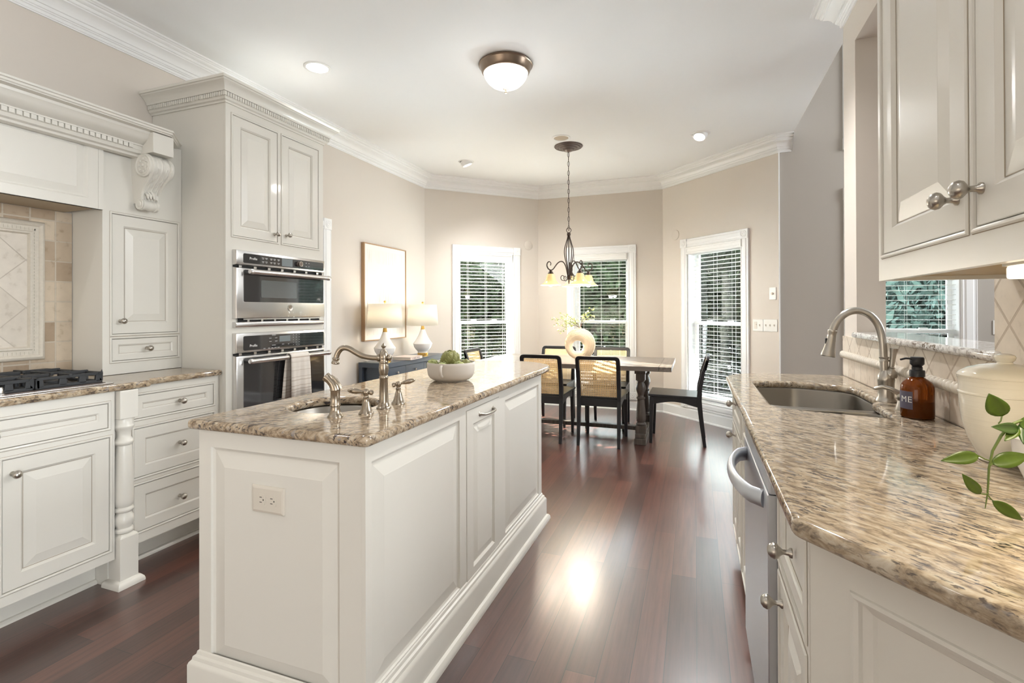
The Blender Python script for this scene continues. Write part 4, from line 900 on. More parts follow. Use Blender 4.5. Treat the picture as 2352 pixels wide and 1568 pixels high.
col = Vector((bx, by, IT+.181)); m.lathe([(0, .012), (.012, .013), (.0135, .016), (.0135, .021), (.011, .024)], axisM(col, sd), 18)
build('spout', m, BRONZEN, fc, smooth=50)
m = MB().lathe([(.009, .012), (.010, .016), (.0125, .019), (.0125, .023), (.009, .027), (.004, .029), (0, .0295)], axisM(col, -sd), 18); build('rear_cap', m, BRONZEN, fc, smooth=50)
HB = [(.0255, 0), (.0255, .003), (.0235, .006), (.0205, .010), (.0175, .018), (.0145, .028), (.0115, .040), (.0085, .050), (.0095, .053), (.0100, .056), (.0080, .058), (.0075, .062), (.0095, .066), (.0115, .071), (.0115, .076), (.009, .081), (.004, .084), (0, .0845)]
def lever(x, y, dirv):
    h = MB().lathe(HB, Tm(x, y), 26); q = build('handle', h, BRONZEN, fc, smooth=45)
    d = Vector(dirv).normalized(); o_ = Vector((x, y, IT+.0735)); m = MB().lathe([(.0045, -.024), (.0085, -.022), (.0085, -.014), (.005, -.011), (.005, .010), (.0045, .013), (.007, .022), (.0095, .034), (.0095, .044), (.007, .056), (.0035, .063), (0, .065)], axisM(o_, d), 18)
    build('lever', m, BRONZEN, q, smooth=50)
lever(-1.047, 1.4225, (-.86, -.28, .08)); lever(-1.050, 1.6235, (.80, .42, .20))
spy = thing('side_sprayer', 'antique nickel side sprayer standing left of the faucet on the island', 'sprayer', (-1.114, 1.349, IT))
x, y = -1.114, 1.349
build('base', MB().lathe([(.0255, 0), (.0255, .003), (.0225, .006), (.019, .012), (.0155, .020), (.0145, .028), (.0145, .034)], Tm(x, y), 26), BRONZEN, spy, smooth=45)
m = MB().lathe([(.0135, .034), (.0165, .036), (.0168, .040), (.0155, .043), (.0150, .060), (.0150, .084), (.0165, .087), (.0165, .089)], Tm(x, y), 24)
h = Vector((-.937, -.35, 0)).normalized(); O_ = Vector((x, y, IT)); m.tube([O_+Vector((0, 0, .088)), O_+Vector((0, 0, .098))+h*.002, O_+Vector((0, 0, .110))+h*.008, O_+Vector((0, 0, .122))+h*.019, O_+Vector((0, 0, .132))+h*.030, O_+Vector((0, 0, .1335))+h*.032], [.0160, .0155, .0145, .0135, .0150, .0145], 20)
hd = build('wand', m, BRONZEN, spy, smooth=50)
m = MB().tube([O_+Vector((0, 0, .092))-h*.018, O_+Vector((0, 0, .104))-h*.012, O_+Vector((0, 0, .122))-h*.001, O_+Vector((0, 0, .136))+h*.014], [.0055, .007, .007, .004], 12); build('spray_lever', m, BRONZEN, hd, smooth=50)
# bowl and artichokes
bwl = thing('serving_bowl', 'wide greige stoneware bowl filled with artichokes on the island', 'bowl', (-1.15, 2.252, IT))
BC = (-1.15, 2.252)
bp = [(0, .0005), (.078, .0005), (.080, .004), (.092, .008), (.104, .016), (.112, .027), (.1165, .042), (.1185, .060), (.119, .080), (.1185, .092), (.117, .0935), (.115, .092), (.1145, .070), (.111, .045), (.100, .026), (.07, .014), (0, .012)]
build('vessel', MB().lathe(bp, Tm(*BC), 56), BOWLM, bwl, smooth=50)
hd_ = Vector((-.40, -.91, 0)).normalized(); hd_ = (Vector((0, 0, 0))-Vector((BC[0], BC[1], 0))).normalized(); hd_ = Matrix.Rotation(R(-22), 3, 'Z') @ hd_
O_ = Vector((BC[0], BC[1], IT)); m = MB().tube([O_+hd_*.116+Vector((0, 0, .083)), O_+hd_*.131+Vector((0, 0, .080)), O_+hd_*.136+Vector((0, 0, .062)), O_+hd_*.132+Vector((0, 0, .042)), O_+hd_*.112+Vector((0, 0, .030))], [.0055, .0075, .0075, .0075, .0055], 12); build('handle', m, BOWLM, bwl, smooth=50)
def artichoke(r, rows, seed):
    rnd = random.Random(seed); m = MB(); m.lathe([(0, r*.05), (r*.5, r*.15), (r*.70, r*.6), (r*.60, r*1.15), (r*.3, r*1.55), (0, r*1.65)], None, 16)
    C_ = Vector((0, 0, r*.85))
    for i in range(rows):
        q = i/(rows-1); n = (8, 8, 7, 6, 4)[min(int(q*4.01), 4)]; ph0 = R(-62+q*78); Rr = r*(1.02-.10*q)
        for k in range(n):
            a = 2*pi*(k+.5*(i % 2))/n+rnd.uniform(-.07, .07); rings = []; hw = (2*pi/n)*.62; ns = 8
            for j in range(ns+1):
                t = j/ns; ph = ph0+R(62)*t; rad = Rr*(1+.05*sin(t*pi)+(.17-.06*q)*t**3); wd = hw*(math.sin(pi*(.18+.82*t)**.9)**.75 if j < ns else .03)/max(.35, cos(min(ph, R(72))))*.85
                row = []
                for v in (-1, -.55, 0, .55, 1):
                    rr = rad*(1-.075*abs(v)**2.2); aa_ = a+wd*v; row.append(len(m.v)); m.v.append(C_+Vector((cos(aa_)*cos(ph), sin(aa_)*cos(ph), sin(ph)*1.06))*rr)
                rings.append(row)
            for b0, b1 in zip(rings, rings[1:]):
                for v in range(4): m.f.append([b0[v], b0[v+1], b1[v+1], b1[v]])
    return m
def put_arti(nm, r, rows, seed, loc, rot, mat, label, group=None):
    o = build(nm, artichoke(r, rows, seed), mat, None, smooth=60); o.location = loc; o.rotation_euler = rot; tag(o, label, 'artichoke', group); return o
put_arti('artichoke', .046, 5, 4, (BC[0]-.002, BC[1]+.005, IT+.066), (.22, -.08, .4), ARTI, 'large olive green artichoke sitting upright in the middle of the bowl')
put_arti('artichoke', .028, 3, 8, (BC[0]-.070, BC[1]-.022, IT+.068), (.5, -1.0, .2), ARTI2, 'small pale artichoke at the left rim of the bowl')
put_arti('artichoke', .030, 3, 9, (BC[0]-.018, BC[1]-.062, IT+.058), (1.0, -.5, .8), ARTI2, 'small pale artichoke at the front of the bowl')
put_arti('artichoke', .030, 3, 10, (BC[0]+.042, BC[1]-.045, IT+.058), (1.0, .5, 1.9), ARTI2, 'small pale artichoke right of the large one in the bowl')
put_arti('artichoke', .026, 3, 12, (BC[0]+.072, BC[1]+.028, IT+.066), (.3, 1.0, 2.6), ARTI, 'small dark artichoke at the right rim of the bowl')

# ================================================================ LEFT WALL, DINING
# sideboard
sb = thing('sideboard', 'dark slate blue sideboard against the left wall under the framed art', 'sideboard', (-2.92, 4.65, 0))
SX0, SX1, SY0, SY1 = LX+.024, -2.745, 4.045, 5.255
build('top', MB().box(SX0, SX1+.005, SY0-.005, SY1, .712, .760), BLUE, sb, bevel=.002)
m = MB().box(SX0+.02, SX1-.012, SY0+.045, SY1-.03, .16, .712); build('body', m, BLUE, sb)
for x in (SX0, SX1-.040):
    for y in (SY0, SY1-.045): build('leg', MB().box(x, x+.040, y, y+.040, 0, .712), BLUE, sb, bevel=.002)
build('side_panel', MB().box(SX0+.075, SX1-.04, SY0+.030, SY0+.046, .16, .712).box(SX0+.035, SX1-.035, SY0+.005, SY0+.03, .14, .18), BLUE, sb)
Fs2 = frame((SX1-.012, 0, 0), (0, 1, 0), (1, 0, 0))
for a, b in ((4.088, 4.378), (4.382, 4.74), (4.744, 5.10)):
    q = build('drawer', MB().ringloft(Fs2, a, b, .595, .708, [(0, -.002), (0, .010), (.001, .011)]), BLUE, sb)
    kn = build('knob', MB().lathe([(.0045, 0), (.0045, .012), (.010, .016), (.012, .022), (.009, .027), (0, .028)], axisM((SX1-.001, (a+b)/2-.02, .655), (1, 0, 0)), 18), NICKEL, q, smooth=45)
for a, b in ((4.088, 4.66), (4.664, 5.22)): build('door', MB().ringloft(Fs2, a, b, .17, .59, [(0, -.002), (0, .010), (.001, .011), (.05, .011), (.052, .006)]), BLUE, sb)
# framed art
fa = thing('framed_art', 'large pale textured print in a light oak frame above the sideboard', 'picture', (LX, 4.50, 1.445))
AY0, AY1, AZ0, AZ1 = 4.121, 4.879, .958, 1.936; Fa = frame((LX-.003, 0, 0), (0, 1, 0), (1, 0, 0))
build('frame', MB().ringloft(Fa, AY0, AY1, AZ0, AZ1, [(0, 0), (0, .040), (.009, .040), (.010, .030)], cap=False), OAKF, fa)
build('mat_board', MB().plate(Fa, AY0+.009, AY1-.009, AZ0+.009, AZ1-.009, [], .002, .030), ART, fa)
build('print', MB().plate(Fa, AY0+.055, AY1-.055, AZ0+.055, AZ1-.055, [], .0301, .0315), ARTP, fa)
# lamps
def lamp(x, y, label):
    t = thing('table_lamp', label, 'lamp', (x, y, .7602), 'white table lamps on the sideboard')
    L_ = lambda n, pr_, mt_, **k: build(n, MB().lathe(pr_, None, 36), mt_, t, smooth=40, local=True, **k)
    L_('base', [(0, 0), (.058, 0), (.058, .034), (.054, .036), (0, .036)], GOLD)
    L_('body', [(.055, .036), (.054, .046), (.058, .054), (.078, .074), (.096, .102), (.104, .132), (.105, .136), (.100, .144), (.082, .168), (.062, .200), (.044, .235), (.030, .27), (.024, .292), (0, .292)], CERAM)
    L_('neck', [(.023, .292), (.021, .300), (.014, .342), (.008, .346), (.008, .362), (0, .362)], GOLD)
    L_('stem', [(.003, .36), (.003, .575), (.0, .575)], GOLD)
    m = MB().lathe([(.172, .336), (.155, .566)], None, 48); m.f = [f for f in m.f if len(f) == 4]; s = build('shade', m, SHADE, t, smooth=60, local=True); sd_ = s.modifiers.new('thick', 'SOLIDIFY'); sd_.thickness = .003
    L_('finial', [(.004, .565), (.004, .574), (.010, .580), (.0125, .588), (.010, .596), (0, .599)], GOLD)
    L_('bulb', [(.012, .39), (.014, .41), (.026, .44), (.028, .455), (.02, .475), (0, .482)], BULB)
    l = light('lamp_bulb', 'POINT', (x, y, .76+.45), 1.3, (1, .80, .55), rad=.035); l.parent = t; l.location = (0, 0, .49)
    return t
lamp(-2.845, 4.165, 'lit white table lamp on the near end of the sideboard before the art')
lamp(-2.838, 4.875, 'lit white table lamp on the far end of the sideboard by the room corner')
bk = thing('book', 'pink grey hardcover book lying on the sideboard between the lamps', 'book', (-2.80, 4.50, .7605), rotz=R(4))
build('pages', MB().box(-.098, .098, -.128, .128, .003, .025), PAGES, bk, local=True)
build('cover', MB().box(-.102, .103, -.132, .132, .0, .003).box(-.102, .103, -.132, .132, .025, .028).box(.099, .103, -.132, .132, .0, .028), BOOKC, bk, local=True)
m = MB()
for k in range(7): m.box(.1028, .1036, -.09+k*.026, -.09+k*.026+(.016 if k % 3 else .008), .008, .020)
build('spine_print', m, SPINE, bk, local=True)
lc = build('lamp_cord', MB().tube([(-3.04, 4.13, .7640), (-3.0, 4.10, .7640), (-2.97, 4.10, .7640), (-2.945, 4.115, .7640), (-2.915, 4.13, .7640), (-2.905, 4.14, .7640)], .0028, 8), PLASTW, None, smooth=60); tag(lc, 'thin white cord curling behind the near table lamp', 'cord')

# dining table
dt = thing('dining_table', 'weathered grey brown trestle dining table in the breakfast bay', 'table', (-1.155, 5.17, 0))
TX0, TX1, TY0_, TY1_, TZ = -2.115, -.200, 4.675, 5.625, .745
build('tabletop', MB().box(TX0+.11, TX1-.11, TY0_, TY1_, TZ-.043, TZ), TABW, dt, bevel=.002)
for a, b in ((TX0, TX0+.1085), (TX1-.1085, TX1)): build('breadboard_end', MB().box(a, b, TY0_, TY1_, TZ-.043, TZ), mat_wood('breadboard_wood', (.10, .080, .064), (.20, .168, .14), 1, .28) if a == TX0 else bpy.data.materials['breadboard_wood'], dt, bevel=.002)
tl = [(.030, .165), (.044, .172), (.046, .182), (.040, .190), (.034, .196), (.041, .206), (.0465, .235), (.046, .27), (.041, .32), (.036, .365), (.033, .40), (.031, .412), (.041, .418), (.041, .430), (.030, .436), (.027, .446), (.030, .462), (.041, .490), (.046, .515), (.043, .540), (.032, .566), (.028, .578), (.038, .586), (.038, .596)]
for xc in (-.487, -1.83):
    for yc in (4.885, 5.415):
        m = MB().lathe(tl, Tm(xc, yc, 0), 24).box(xc-.042, xc+.042, yc-.042, yc+.042, .595, .66).box(xc-.048, xc+.048, yc-.048, yc+.048, .098, .168); build('leg', m, TABL, dt, smooth=40)
    build('top_rail', MB().box(xc-.05, xc+.05, 4.80, 5.50, .66, .7018), TABL, dt, bevel=.004)
    m = MB().box(xc-.052, xc+.052, 4.785, 5.515, 0, .058).box(xc-.046, xc+.046, 4.80, 5.50, .058, .098); build('foot', m, TABL, dt, bevel=.004)
build('stretcher', MB().box(-1.785, -.532, 5.11, 5.19, .062, .100), TABL, dt, bevel=.003)

# chairs
def make_chair(label):
    t = thing('dining_chair', label, 'chair', (0, 0, 0), 'black dining chairs with cane backs')
    K = dict(local=True, bevel=.004)
    st = MB(); lo_ = [(-.205, -.195, .437), (.205, -.195, .437), (.222, .252, .447), (-.222, .252, .447)]; st.hexa(lo_, [(x, y, z+.020) for x, y, z in lo_]); build('seat', st, BLACKW, t, **K)
    for sx in (-1, 1):
        m = MB(); xo = sx*.192
        m.hexa([(xo-.013, .222, 0), (xo+.013, .222, 0), (xo+.013, .248, 0), (xo-.013, .248, 0)], [(xo-.019, .205, .437), (xo+.019, .205, .437), (xo+.019, .244, .44), (xo-.019, .244, .44)]); build('leg', m, BLACKW, t, **K)
        pth = [(-.243, 0, .013, .014), (-.215, .22, .016, .018), (-.196, .42, .018, .022), (-.203, .53, .018, .020), (-.232, .68, .018, .016), (-.270, .80, .018, .0135)]
        m = MB()
        for (ya, za, wa, da), (yb, zb_, wb, db) in zip(pth, pth[1:]):
            xa = sx*.186; m.hexa([(xa-wa, ya-da, za), (xa+wa, ya-da, za), (xa+wa, ya+da, za), (xa-wa, ya+da, za)], [(xa-wb, yb-db, zb_), (xa+wb, yb-db, zb_), (xa+wb, yb+db, zb_), (xa-wb, yb+db, zb_)])
        build('leg', m, BLACKW, t, local=True, bevel=.003)
        # side apron with scooped lower edge
        m = MB(); n = 12; pts_ = []
        for k in range(n+1):
            y = -.18+k*(.39/n); q = k/n; pts_.append((y, .362+.034*max(0, sin(pi*q))**1.2+.01*q))
        poly = [(y, z) for y, z in pts_]+[(.21, .444), (-.18, .436)]
        m.prism(poly, sx*.192-.009, sx*.192+.009, lambda u, v, q: (q, u, v)); build('apron', m, BLACKW, t, local=True)
    m = MB().box(-.176, .176, -.205, -.187, .365, .437); build('apron', m, BLACKW, t, **K)
    m = MB().box(-.176, .176, .212, .230, .372, .442); build('apron', m, BLACKW, t, **K)
    # back frame: rounded top corners
    Z0, Z1, hw, fwid = .437, .835, .204, .034
    yb = lambda z: -.196-.010*max(0, (z-.437)/.1)**.8-.19*max(0, z-.50)**1.15
    out_ = rounded([(-hw, .70), (-hw, Z1), (hw, Z1), (hw, .70)], [0, .042, .042, 0], 6); inn = rounded([(-hw+fwid, .70), (-hw+fwid, Z1-fwid), (hw-fwid, Z1-fwid), (hw-fwid, .70)], [0, .018, .018, 0], 6)
    m = MB(); n = len(out_)
    for y_off in (-.013, .013):
        for p in out_: m.v.append(Vector((p[0], yb(p[1])+y_off, p[1])))
        for p in inn: m.v.append(Vector((p[0], yb(p[1])+y_off, p[1])))
    for k in range(n-1):
        m.f += [[k, k+1, n+k+1, n+k], [2*n+k, 2*n+k+1, 3*n+k+1, 3*n+k], [k, k+1, 2*n+k+1, 2*n+k], [n+k, n+k+1, 3*n+k+1, 3*n+k]]
    m.f += [[0, n, 3*n, 2*n], [n-1, 2*n-1, 4*n-1, 3*n-1]]
    build('back_frame', m, BLACKW, t, local=True, bevel=.004)
    m = MB(); zs = [.437+k*(.375/10) for k in range(11)]
    for z in zs:
        for x in (-.176, .176): m.v.append(Vector((x, yb(z)+.004, z)))
    for k in range(10): m.f.append([2*k, 2*k+1, 2*k+3, 2*k+2])
    build('cane_panel', m, CANE, t, local=True)
    for x, y in ((-.192, .235), (.192, .235), (-.186, -.243), (.186, -.243)): pass
    return t
CHL = [((-.842, 4.835), 0, 'cane back chair on the near side of the table, nearest the aisle'),
       ((-1.385, 4.835), 0, 'cane back chair on the near side of the table, half hidden by the island'),
       ((-1.520, 5.500), 180, 'cane back chair on the far side of the table left of the round vase'),
       ((-.895, 5.500), 180, 'cane back chair on the far side of the table right of the round vase'),
       ((-.165, 5.098), 90, 'cane back chair seen from the side at the right end of the table'),
       ((-2.065, 5.10), -90, 'cane back chair at the left end of the table above the artichoke bowl')]
ch0 = make_chair(CHL[0][2])
for i, ((x, y), a, lb) in enumerate(CHL):
    k = ch0 if i == 0 else copy_tree(ch0)
    k.location = (x, y, .0008); k.rotation_euler = (0, 0, R(a)); k['label'] = lb
# donut vase with branches
vx, vy = -1.118, 5.10; va = R(20+8)
vt = thing('ring_vase', 'round pale wooden ring vase with concentric ridges on the dining table', 'vase', (vx, vy, TZ+.0005))
prof = []; Ro, Ri = .163, .058
n = 11
for k in range(n+1):
    q = k/n; r = Ri+(Ro-Ri)*(.06+q*.90); h = .036-.018*abs(2*q-1)**2.2
    prof.append((r-.0022, h-.0028)); prof.append((r+.0012, h))
prof = [(Ri+.002, .010)]+prof+[(Ro-.002, .012), (Ro, 0), (Ro-.002, -.012)]+[(r, -h) for r, h in prof[::-1]]+[(Ri+.002, -.010), (Ri, 0), (Ri+.002, .010)]
ax = Vector((sin(va)*-1, -cos(va), 0)); ax = Vector((-.10, -.995, 0)).normalized()
Mv = axisM((vx, vy, TZ+Ro), ax); m = MB(); rings = []
for r, h in prof:                                              # ridges run round the off-centre hole
    q = min(1, max(0, (r-Ri)/(Ro-Ri))); off_ = Vector((-.025, -.022))*(1-q); ring = []
    for k in range(72):
        an = 2*pi*k/72; u_h = r*cos(an)+off_.x; v_z = r*sin(an)+off_.y; hx2 = Vector((-ax.y, ax.x, 0)); ring.append(len(m.v)); m.v.append(Vector((vx, vy, TZ+Ro+.0005))+hx2*u_h+Vector((0, 0, v_z))+ax*h)
    rings.append(ring)
for A_, B_ in zip(rings, rings[1:]):
    for k in range(72): m.f.append([A_[k], A_[(k+1) % 72], B_[(k+1) % 72], B_[k]])
build('ring', m, WOODV, vt, smooth=50)
build('neck', MB().lathe([(.016, -.008), (.015, .004), (.017, .010), (.013, .010), (.011, -.002), (0, -.002)], Matrix.Translation((vx, vy, TZ+2*Ro)), 20), WOODV, vt, smooth=40)
br = thing('leafy_branch', 'airy green leafy branches standing in the round wooden vase', 'branch', (vx, vy, TZ+2*Ro+.002))
rnd = random.Random(5); stems = MB(); lv = MB()
ends = [(-.30, .02, .09, 0), (-.25, -.03, .03, 0), (-.20, .04, .135, 0), (-.24, .06, -.04, 0), (-.14, -.04, .10, 0), (.13, .02, .20, 1), (.15, -.02, .12, 1), (.06, .03, .14, 1), (-.06, 0, .05, 1)]
for ex, ey, ez, kd in ends:
    P = [Vector((vx, vy, TZ+2*Ro+.002))]; E_ = Vector((vx+ex, vy+ey, TZ+2*Ro+ez)); ctrl = Vector((vx+ex*.35, vy+ey*.3, TZ+2*Ro+abs(ez)*.6+.05))
    for k in range(1, 9): q = k/8; P.append(P[0]*(1-q)**2+ctrl*2*q*(1-q)+E_*q*q)
    stems.tube(P, [.0022-.0016*k/8 for k in range(9)], 6)
    for k in range(3, 9):
        for _ in range(6 if kd == 0 else 4):
            p = P[k]+Vector((rnd.uniform(-.022, .022), rnd.uniform(-.022, .022), rnd.uniform(-.024, .024))); a = Vector((rnd.gauss(0, 1), rnd.gauss(0, 1), rnd.gauss(0, .7))).normalized(); b = a.orthogonal().normalized(); b = (Matrix.Rotation(rnd.uniform(0, 6), 3, a) @ b); s = rnd.uniform(.009, .015)
            lv.add([p-a*s, p-a*s*.2+b*s*.5, p+a*s*.6+b*s*.35, p+a*s, p+a*s*.6-b*s*.35, p-a*s*.2-b*s*.5], [(0, 1, 2, 3, 4, 5)])
build('stem', stems, TWIG, br); build('leaves', lv, OLIVE, br)

# ================================================================ CEILING FIXTURES
cx, cy = -1.183, 4.895
cn = thing('chandelier', 'bronze chandelier with amber glass bell shades hanging over the dining table', 'chandelier', (cx, cy, HC))
build('canopy', MB().lathe([(.140, 0), (.142, -.006), (.136, -.012), (.128, -.010), (.118, -.012), (.112, -.020), (.100, -.018), (.090, -.020), (.082, -.030), (.070, -.029), (.060, -.032), (.052, -.044), (.036, -.046), (.028, -.054), (.012, -.060), (0, -.060)], Tm(cx, cy, HC), 44), PEWTER, cn, smooth=25)
m = MB(); z = HC-.062; k = 0
while z > 2.10:
    ph = pi/2*(k % 2)+.4; ring = []
    for j in range(13): a = 2*pi*j/12; ring.append((cx+.0085*sin(a)*cos(ph), cy+.0085*sin(a)*sin(ph), z-.024+.026*cos(a)))
    m.tube(ring, .0022, 6, caps=False); z -= .046; k += 1
m.tube([(cx, cy, HC-.06), (cx, cy, 2.06)], .0014, 5); build('chain', m, BRONZE, cn, smooth=60)
m = MB(); m.tube([(cx+.023*sin(2*pi*j/20)*cos(.35), cy+.023*sin(2*pi*j/20)*sin(.35), 2.058+.024*cos(2*pi*j/20)) for j in range(21)], .0032, 8, caps=False); build('hanging_ring', m, BRONZE, cn, smooth=60)
m = MB().lathe([(0, 2.035), (.015, 2.033), (.019, 2.028), (.019, 2.008), (.014, 2.004), (.008, 1.99), (0, 1.99)], Tm(cx, cy, 0), 18)
m.lathe([(0, 1.515), (.006, 1.525), (.010, 1.545), (.006, 1.556), (.020, 1.566), (.022, 1.585), (.020, 1.604), (.010, 1.612), (0, 1.612)], Tm(cx, cy, 0), 18).tube([(cx, cy, 1.60), (cx, cy, 2.0)], .005, 8)
build('body', m, BRONZE, cn, smooth=40)
for k in range(4):
    a = R(20+25+90*k); d = Vector((cos(a), sin(a), 0)); pr_ = [(.010, 2.015), (.014, 1.985), (.028, 1.94), (.046, 1.885), (.052, 1.84), (.046, 1.785), (.030, 1.725), (.018, 1.67), (.014, 1.61)]
    build('cage_rod', MB().tube(crv([Vector((cx, cy, z))+d*r for r, z in pr_]), .0045, 8), BRONZE, cn, smooth=60)
    sc = [(.012, 1.575), (.035, 1.560), (.060, 1.553), (.085, 1.560), (.094, 1.580), (.085, 1.600), (.066, 1.602), (.056, 1.588), (.062, 1.575)]
    build('scroll', MB().tube(crv([Vector((cx, cy, z))+d*r for r, z in sc]), .0038, 8), BRONZE, cn, smooth=60)
for k in (293, 18, 76, 208):
    a = R(20+k); d = Vector((cos(a), sin(a), 0)); c0 = Vector((cx, cy, 0))
    arm = [(.012, 1.580), (.020, 1.625), (.036, 1.690), (.062, 1.732), (.095, 1.742), (.130, 1.726), (.160, 1.694), (.185, 1.664), (.212, 1.652), (.242, 1.664), (.258, 1.694), (.250, 1.724), (.228, 1.734), (.212, 1.718), (.218, 1.698)]
    ar = build('arm', MB().tube(crv([c0+d*r+Vector((0, 0, z)) for r, z in arm]), [.0058]*40+[.0052]*8+[.0042]*9, 10), BRONZE, cn, smooth=60)
    ctr = c0+d*.215; Mz = Matrix.Translation((ctr.x, ctr.y, 0))
    build('socket_cup', MB().lathe([(.006, 1.656), (.012, 1.650), (.014, 1.642), (.022, 1.632), (.029, 1.618), (.030, 1.612), (.024, 1.610), (0, 1.610)], Mz, 18), BRONZE, ar, smooth=40)
    m = MB().lathe([(.030, 1.614), (.036, 1.604), (.044, 1.580), (.052, 1.553), (.062, 1.535), (.078, 1.521), (.094, 1.511), (.100, 1.506), (.098, 1.5045), (.090, 1.510), (.074, 1.520), (.059, 1.534), (.049, 1.553), (.041, 1.580), (.033, 1.604), (.028, 1.611)], Mz, 30); m.f = [f for f in m.f if len(f) == 4]; build('glass_shade', m, ALAB, ar, smooth=60)
    build('bulb', MB().lathe([(.010, 1.60), (.014, 1.575), (.024, 1.545), (.029, 1.522), (.024, 1.503), (.012, 1.494), (0, 1.492)], Mz, 18), BULB, ar, smooth=60)
    l = light('chandelier_bulb', 'POINT', (ctr.x, ctr.y, 1.475), 7, (1, .92, .80), rad=.03); l.parent = cn; l.location = (ctr.x-cx, ctr.y-cy, 1.485-HC)
dx, dy = -1.18, 3.12
df = thing('flush_ceiling_light', 'lit frosted dome light with an antique nickel rim on the ceiling', 'ceiling light', (dx, dy, HC))
build('pan', MB().lathe([(0, 0), (.172, 0), (.178, -.004), (.180, -.012), (.174, -.016), (.168, -.030), (.160, -.052), (.153, -.062), (.148, -.064), (.148, -.056), (0, -.05)], Tm(dx, dy, HC), 56), pm('pan_nickel', (.28, .215, .165), .3, 1), df, smooth=30)
build('dome', MB().lathe([(.149, -.062), (.146, -.074), (.136, -.096), (.118, -.120), (.094, -.140), (.064, -.154), (.032, -.162), (0, -.164)], Tm(dx, dy, HC), 56), DOMEG, df, smooth=60)
build('finial', MB().lathe([(.016, -.160), (.019, -.165), (.012, -.170), (.006, -.174), (.005, -.180), (.009, -.186), (.008, -.193), (0, -.196)], Tm(dx, dy, HC), 18), BRONZEN, df, smooth=45)
l = light('dome_lamp', 'POINT', (dx, dy, HC-.30), 1.4, (1, .96, .90), rad=.12); l.parent = df; l.location = (0, 0, -.24)
def downlight(x, y, kind, label, tilt=None, W=30):
    t = thing('recessed_light', label, 'ceiling light', (x, y, HC), 'recessed ceiling lights')
    build('trim_ring', MB().lathe([(.068, -.0005), (.070, -.006), (.084, -.006), (.088, -.003), (.088, -.0005)], Tm(x, y, HC), 36), TRIM, t, smooth=40)
    if kind == 'flat': build('lens', MB().lathe([(.070, -.004), (0, -.0045)], Tm(x, y, HC), 36), LAMPON, t)
    elif kind == 'off':
        build('baffle', MB().lathe([(.069, -.001), (.066, -.0012), (0, -.0012)], Tm(x, y, HC), 36), pm('warm_beige_baffle', (.46, .39, .30), .6), t)
    else:
        d = Vector(tilt).normalized(); build('eyeball', MB().lathe([(0, -.03), (.066, -.02), (.067, .004), (.060, .026), (.052, .036), (.050, .034), (.048, .024), (0, .024)], axisM((x, y, HC-.006), d), 32), TRIM, t, smooth=40)
        build('lens', MB().lathe([(.048, .0255), (0, .026)], axisM((x, y, HC-.006), d), 28), LAMPON, t)
    if kind != 'off':
        l = light('recessed_lamp', 'SPOT', (x, y, HC-.06), W, (.99, .985, .98), rot=aim(tilt or (0, 0, -1)), spot=R(125), rad=.05); l.parent = t; l.location = (0, 0, -.065)
    return t
downlight(-2.385, 2.715, 'flat', 'bright flat recessed light in the ceiling near the oven tower')
for dlx, dly in ((.0, 2.715), (-2.385, .40), (.0, .40), (-1.19, -1.2)): downlight(dlx, dly, 'flat', 'unseen flat recessed light added to brighten the near end of the kitchen', W=75 if dly > 2 else (6 if dlx == 0 else (16 if dlx < -2 else 2)))  # out-of-view downlights added to brighten the island and left run
downlight(-2.365, 5.01, 'eye', 'swivel recessed light in the ceiling left of the chandelier', (.35, .25, -1), W=60)
downlight(-1.19, 4.635, 'off', 'unlit recessed light opening just in front of the chandelier canopy')
downlight(.052, 4.985, 'eye', 'glowing swivel recessed light in the ceiling right of the chandelier', (-.25, -.45, -1), W=60)

# wall plates
F3, L3 = bays[2][0], bays[2][1]; F1 = bays[0][0]; F2 = bays[1][0]
def plate_thing(name, label, F, s, z, wd, hh, cat, toggles=(), knobk=False):
    t = thing(name, label, cat, F(s, z, .001)); m = MB().ringloft(F, s-wd/2, s+wd/2, z-hh/2, z+hh/2, [(0, .001), (0, .004), (.002, .007)]); build('cover_plate', m, PLASTW, t)
    n = (F(0, 0, 1)-F(0, 0, 0))
    for q, kind in toggles:
        if kind == 't':
            a = s+q; b = build('toggle', MB().ringloft(F, a-.0055, a+.0055, z-.012, z+.012, [(0, .0068), (0, .0085)]).hexa([tuple(F(a-.004, z-.004, .008)), tuple(F(a+.004, z-.004, .008)), tuple(F(a+.004, z+.006, .008)), tuple(F(a-.004, z+.006, .008))], [tuple(F(a-.0035, z+.004, .019)), tuple(F(a+.0035, z+.004, .019)), tuple(F(a+.0035, z+.010, .018)), tuple(F(a-.0035, z+.010, .018))]), PLASTI, t)
        else:
            a = s+q; build('dimmer_slide', MB().ringloft(F, a-.016, a+.016, z-.034, z+.034, [(0, .0068), (0, .0082), (.002, .009)]).ringloft(F, a-.004, a+.010, z+.004, z+.012, [(0, .008), (0, .014)]), PLASTI, t)
    if knobk: build('dial', MB().lathe([(.0125, 0), (.0115, .012), (.0095, .014), (0, .0142)], axisM(F(s, z, .0068), n), 20), PLASTI, t, smooth=40)
    return t
plate_thing('dimmer_switch', 'white rotary dimmer plate above the light switches', F3, 1.508, 1.412, .072, .118, 'switch', knobk=True)
plate_thing('light_switch', 'white double switch plate with a slide dimmer next to the right bay window', F3, 1.345-.002, 1.103, .116, .118, 'switch', ((-.023, 'd'), (.023, 't')))
plate_thing('light_switch', 'white triple toggle switch plate at the end of the bay wall', F3, 1.480, 1.104, .152, .118, 'switch', ((-.046, 't'), (0, 't'), (.046, 't')))
plate_thing('wall_switch', 'white switch plate on the den wall behind the pass-through ledge', Fd, 2.39-XR2, 1.10, .075, .118, 'switch', ((0, 't'),))
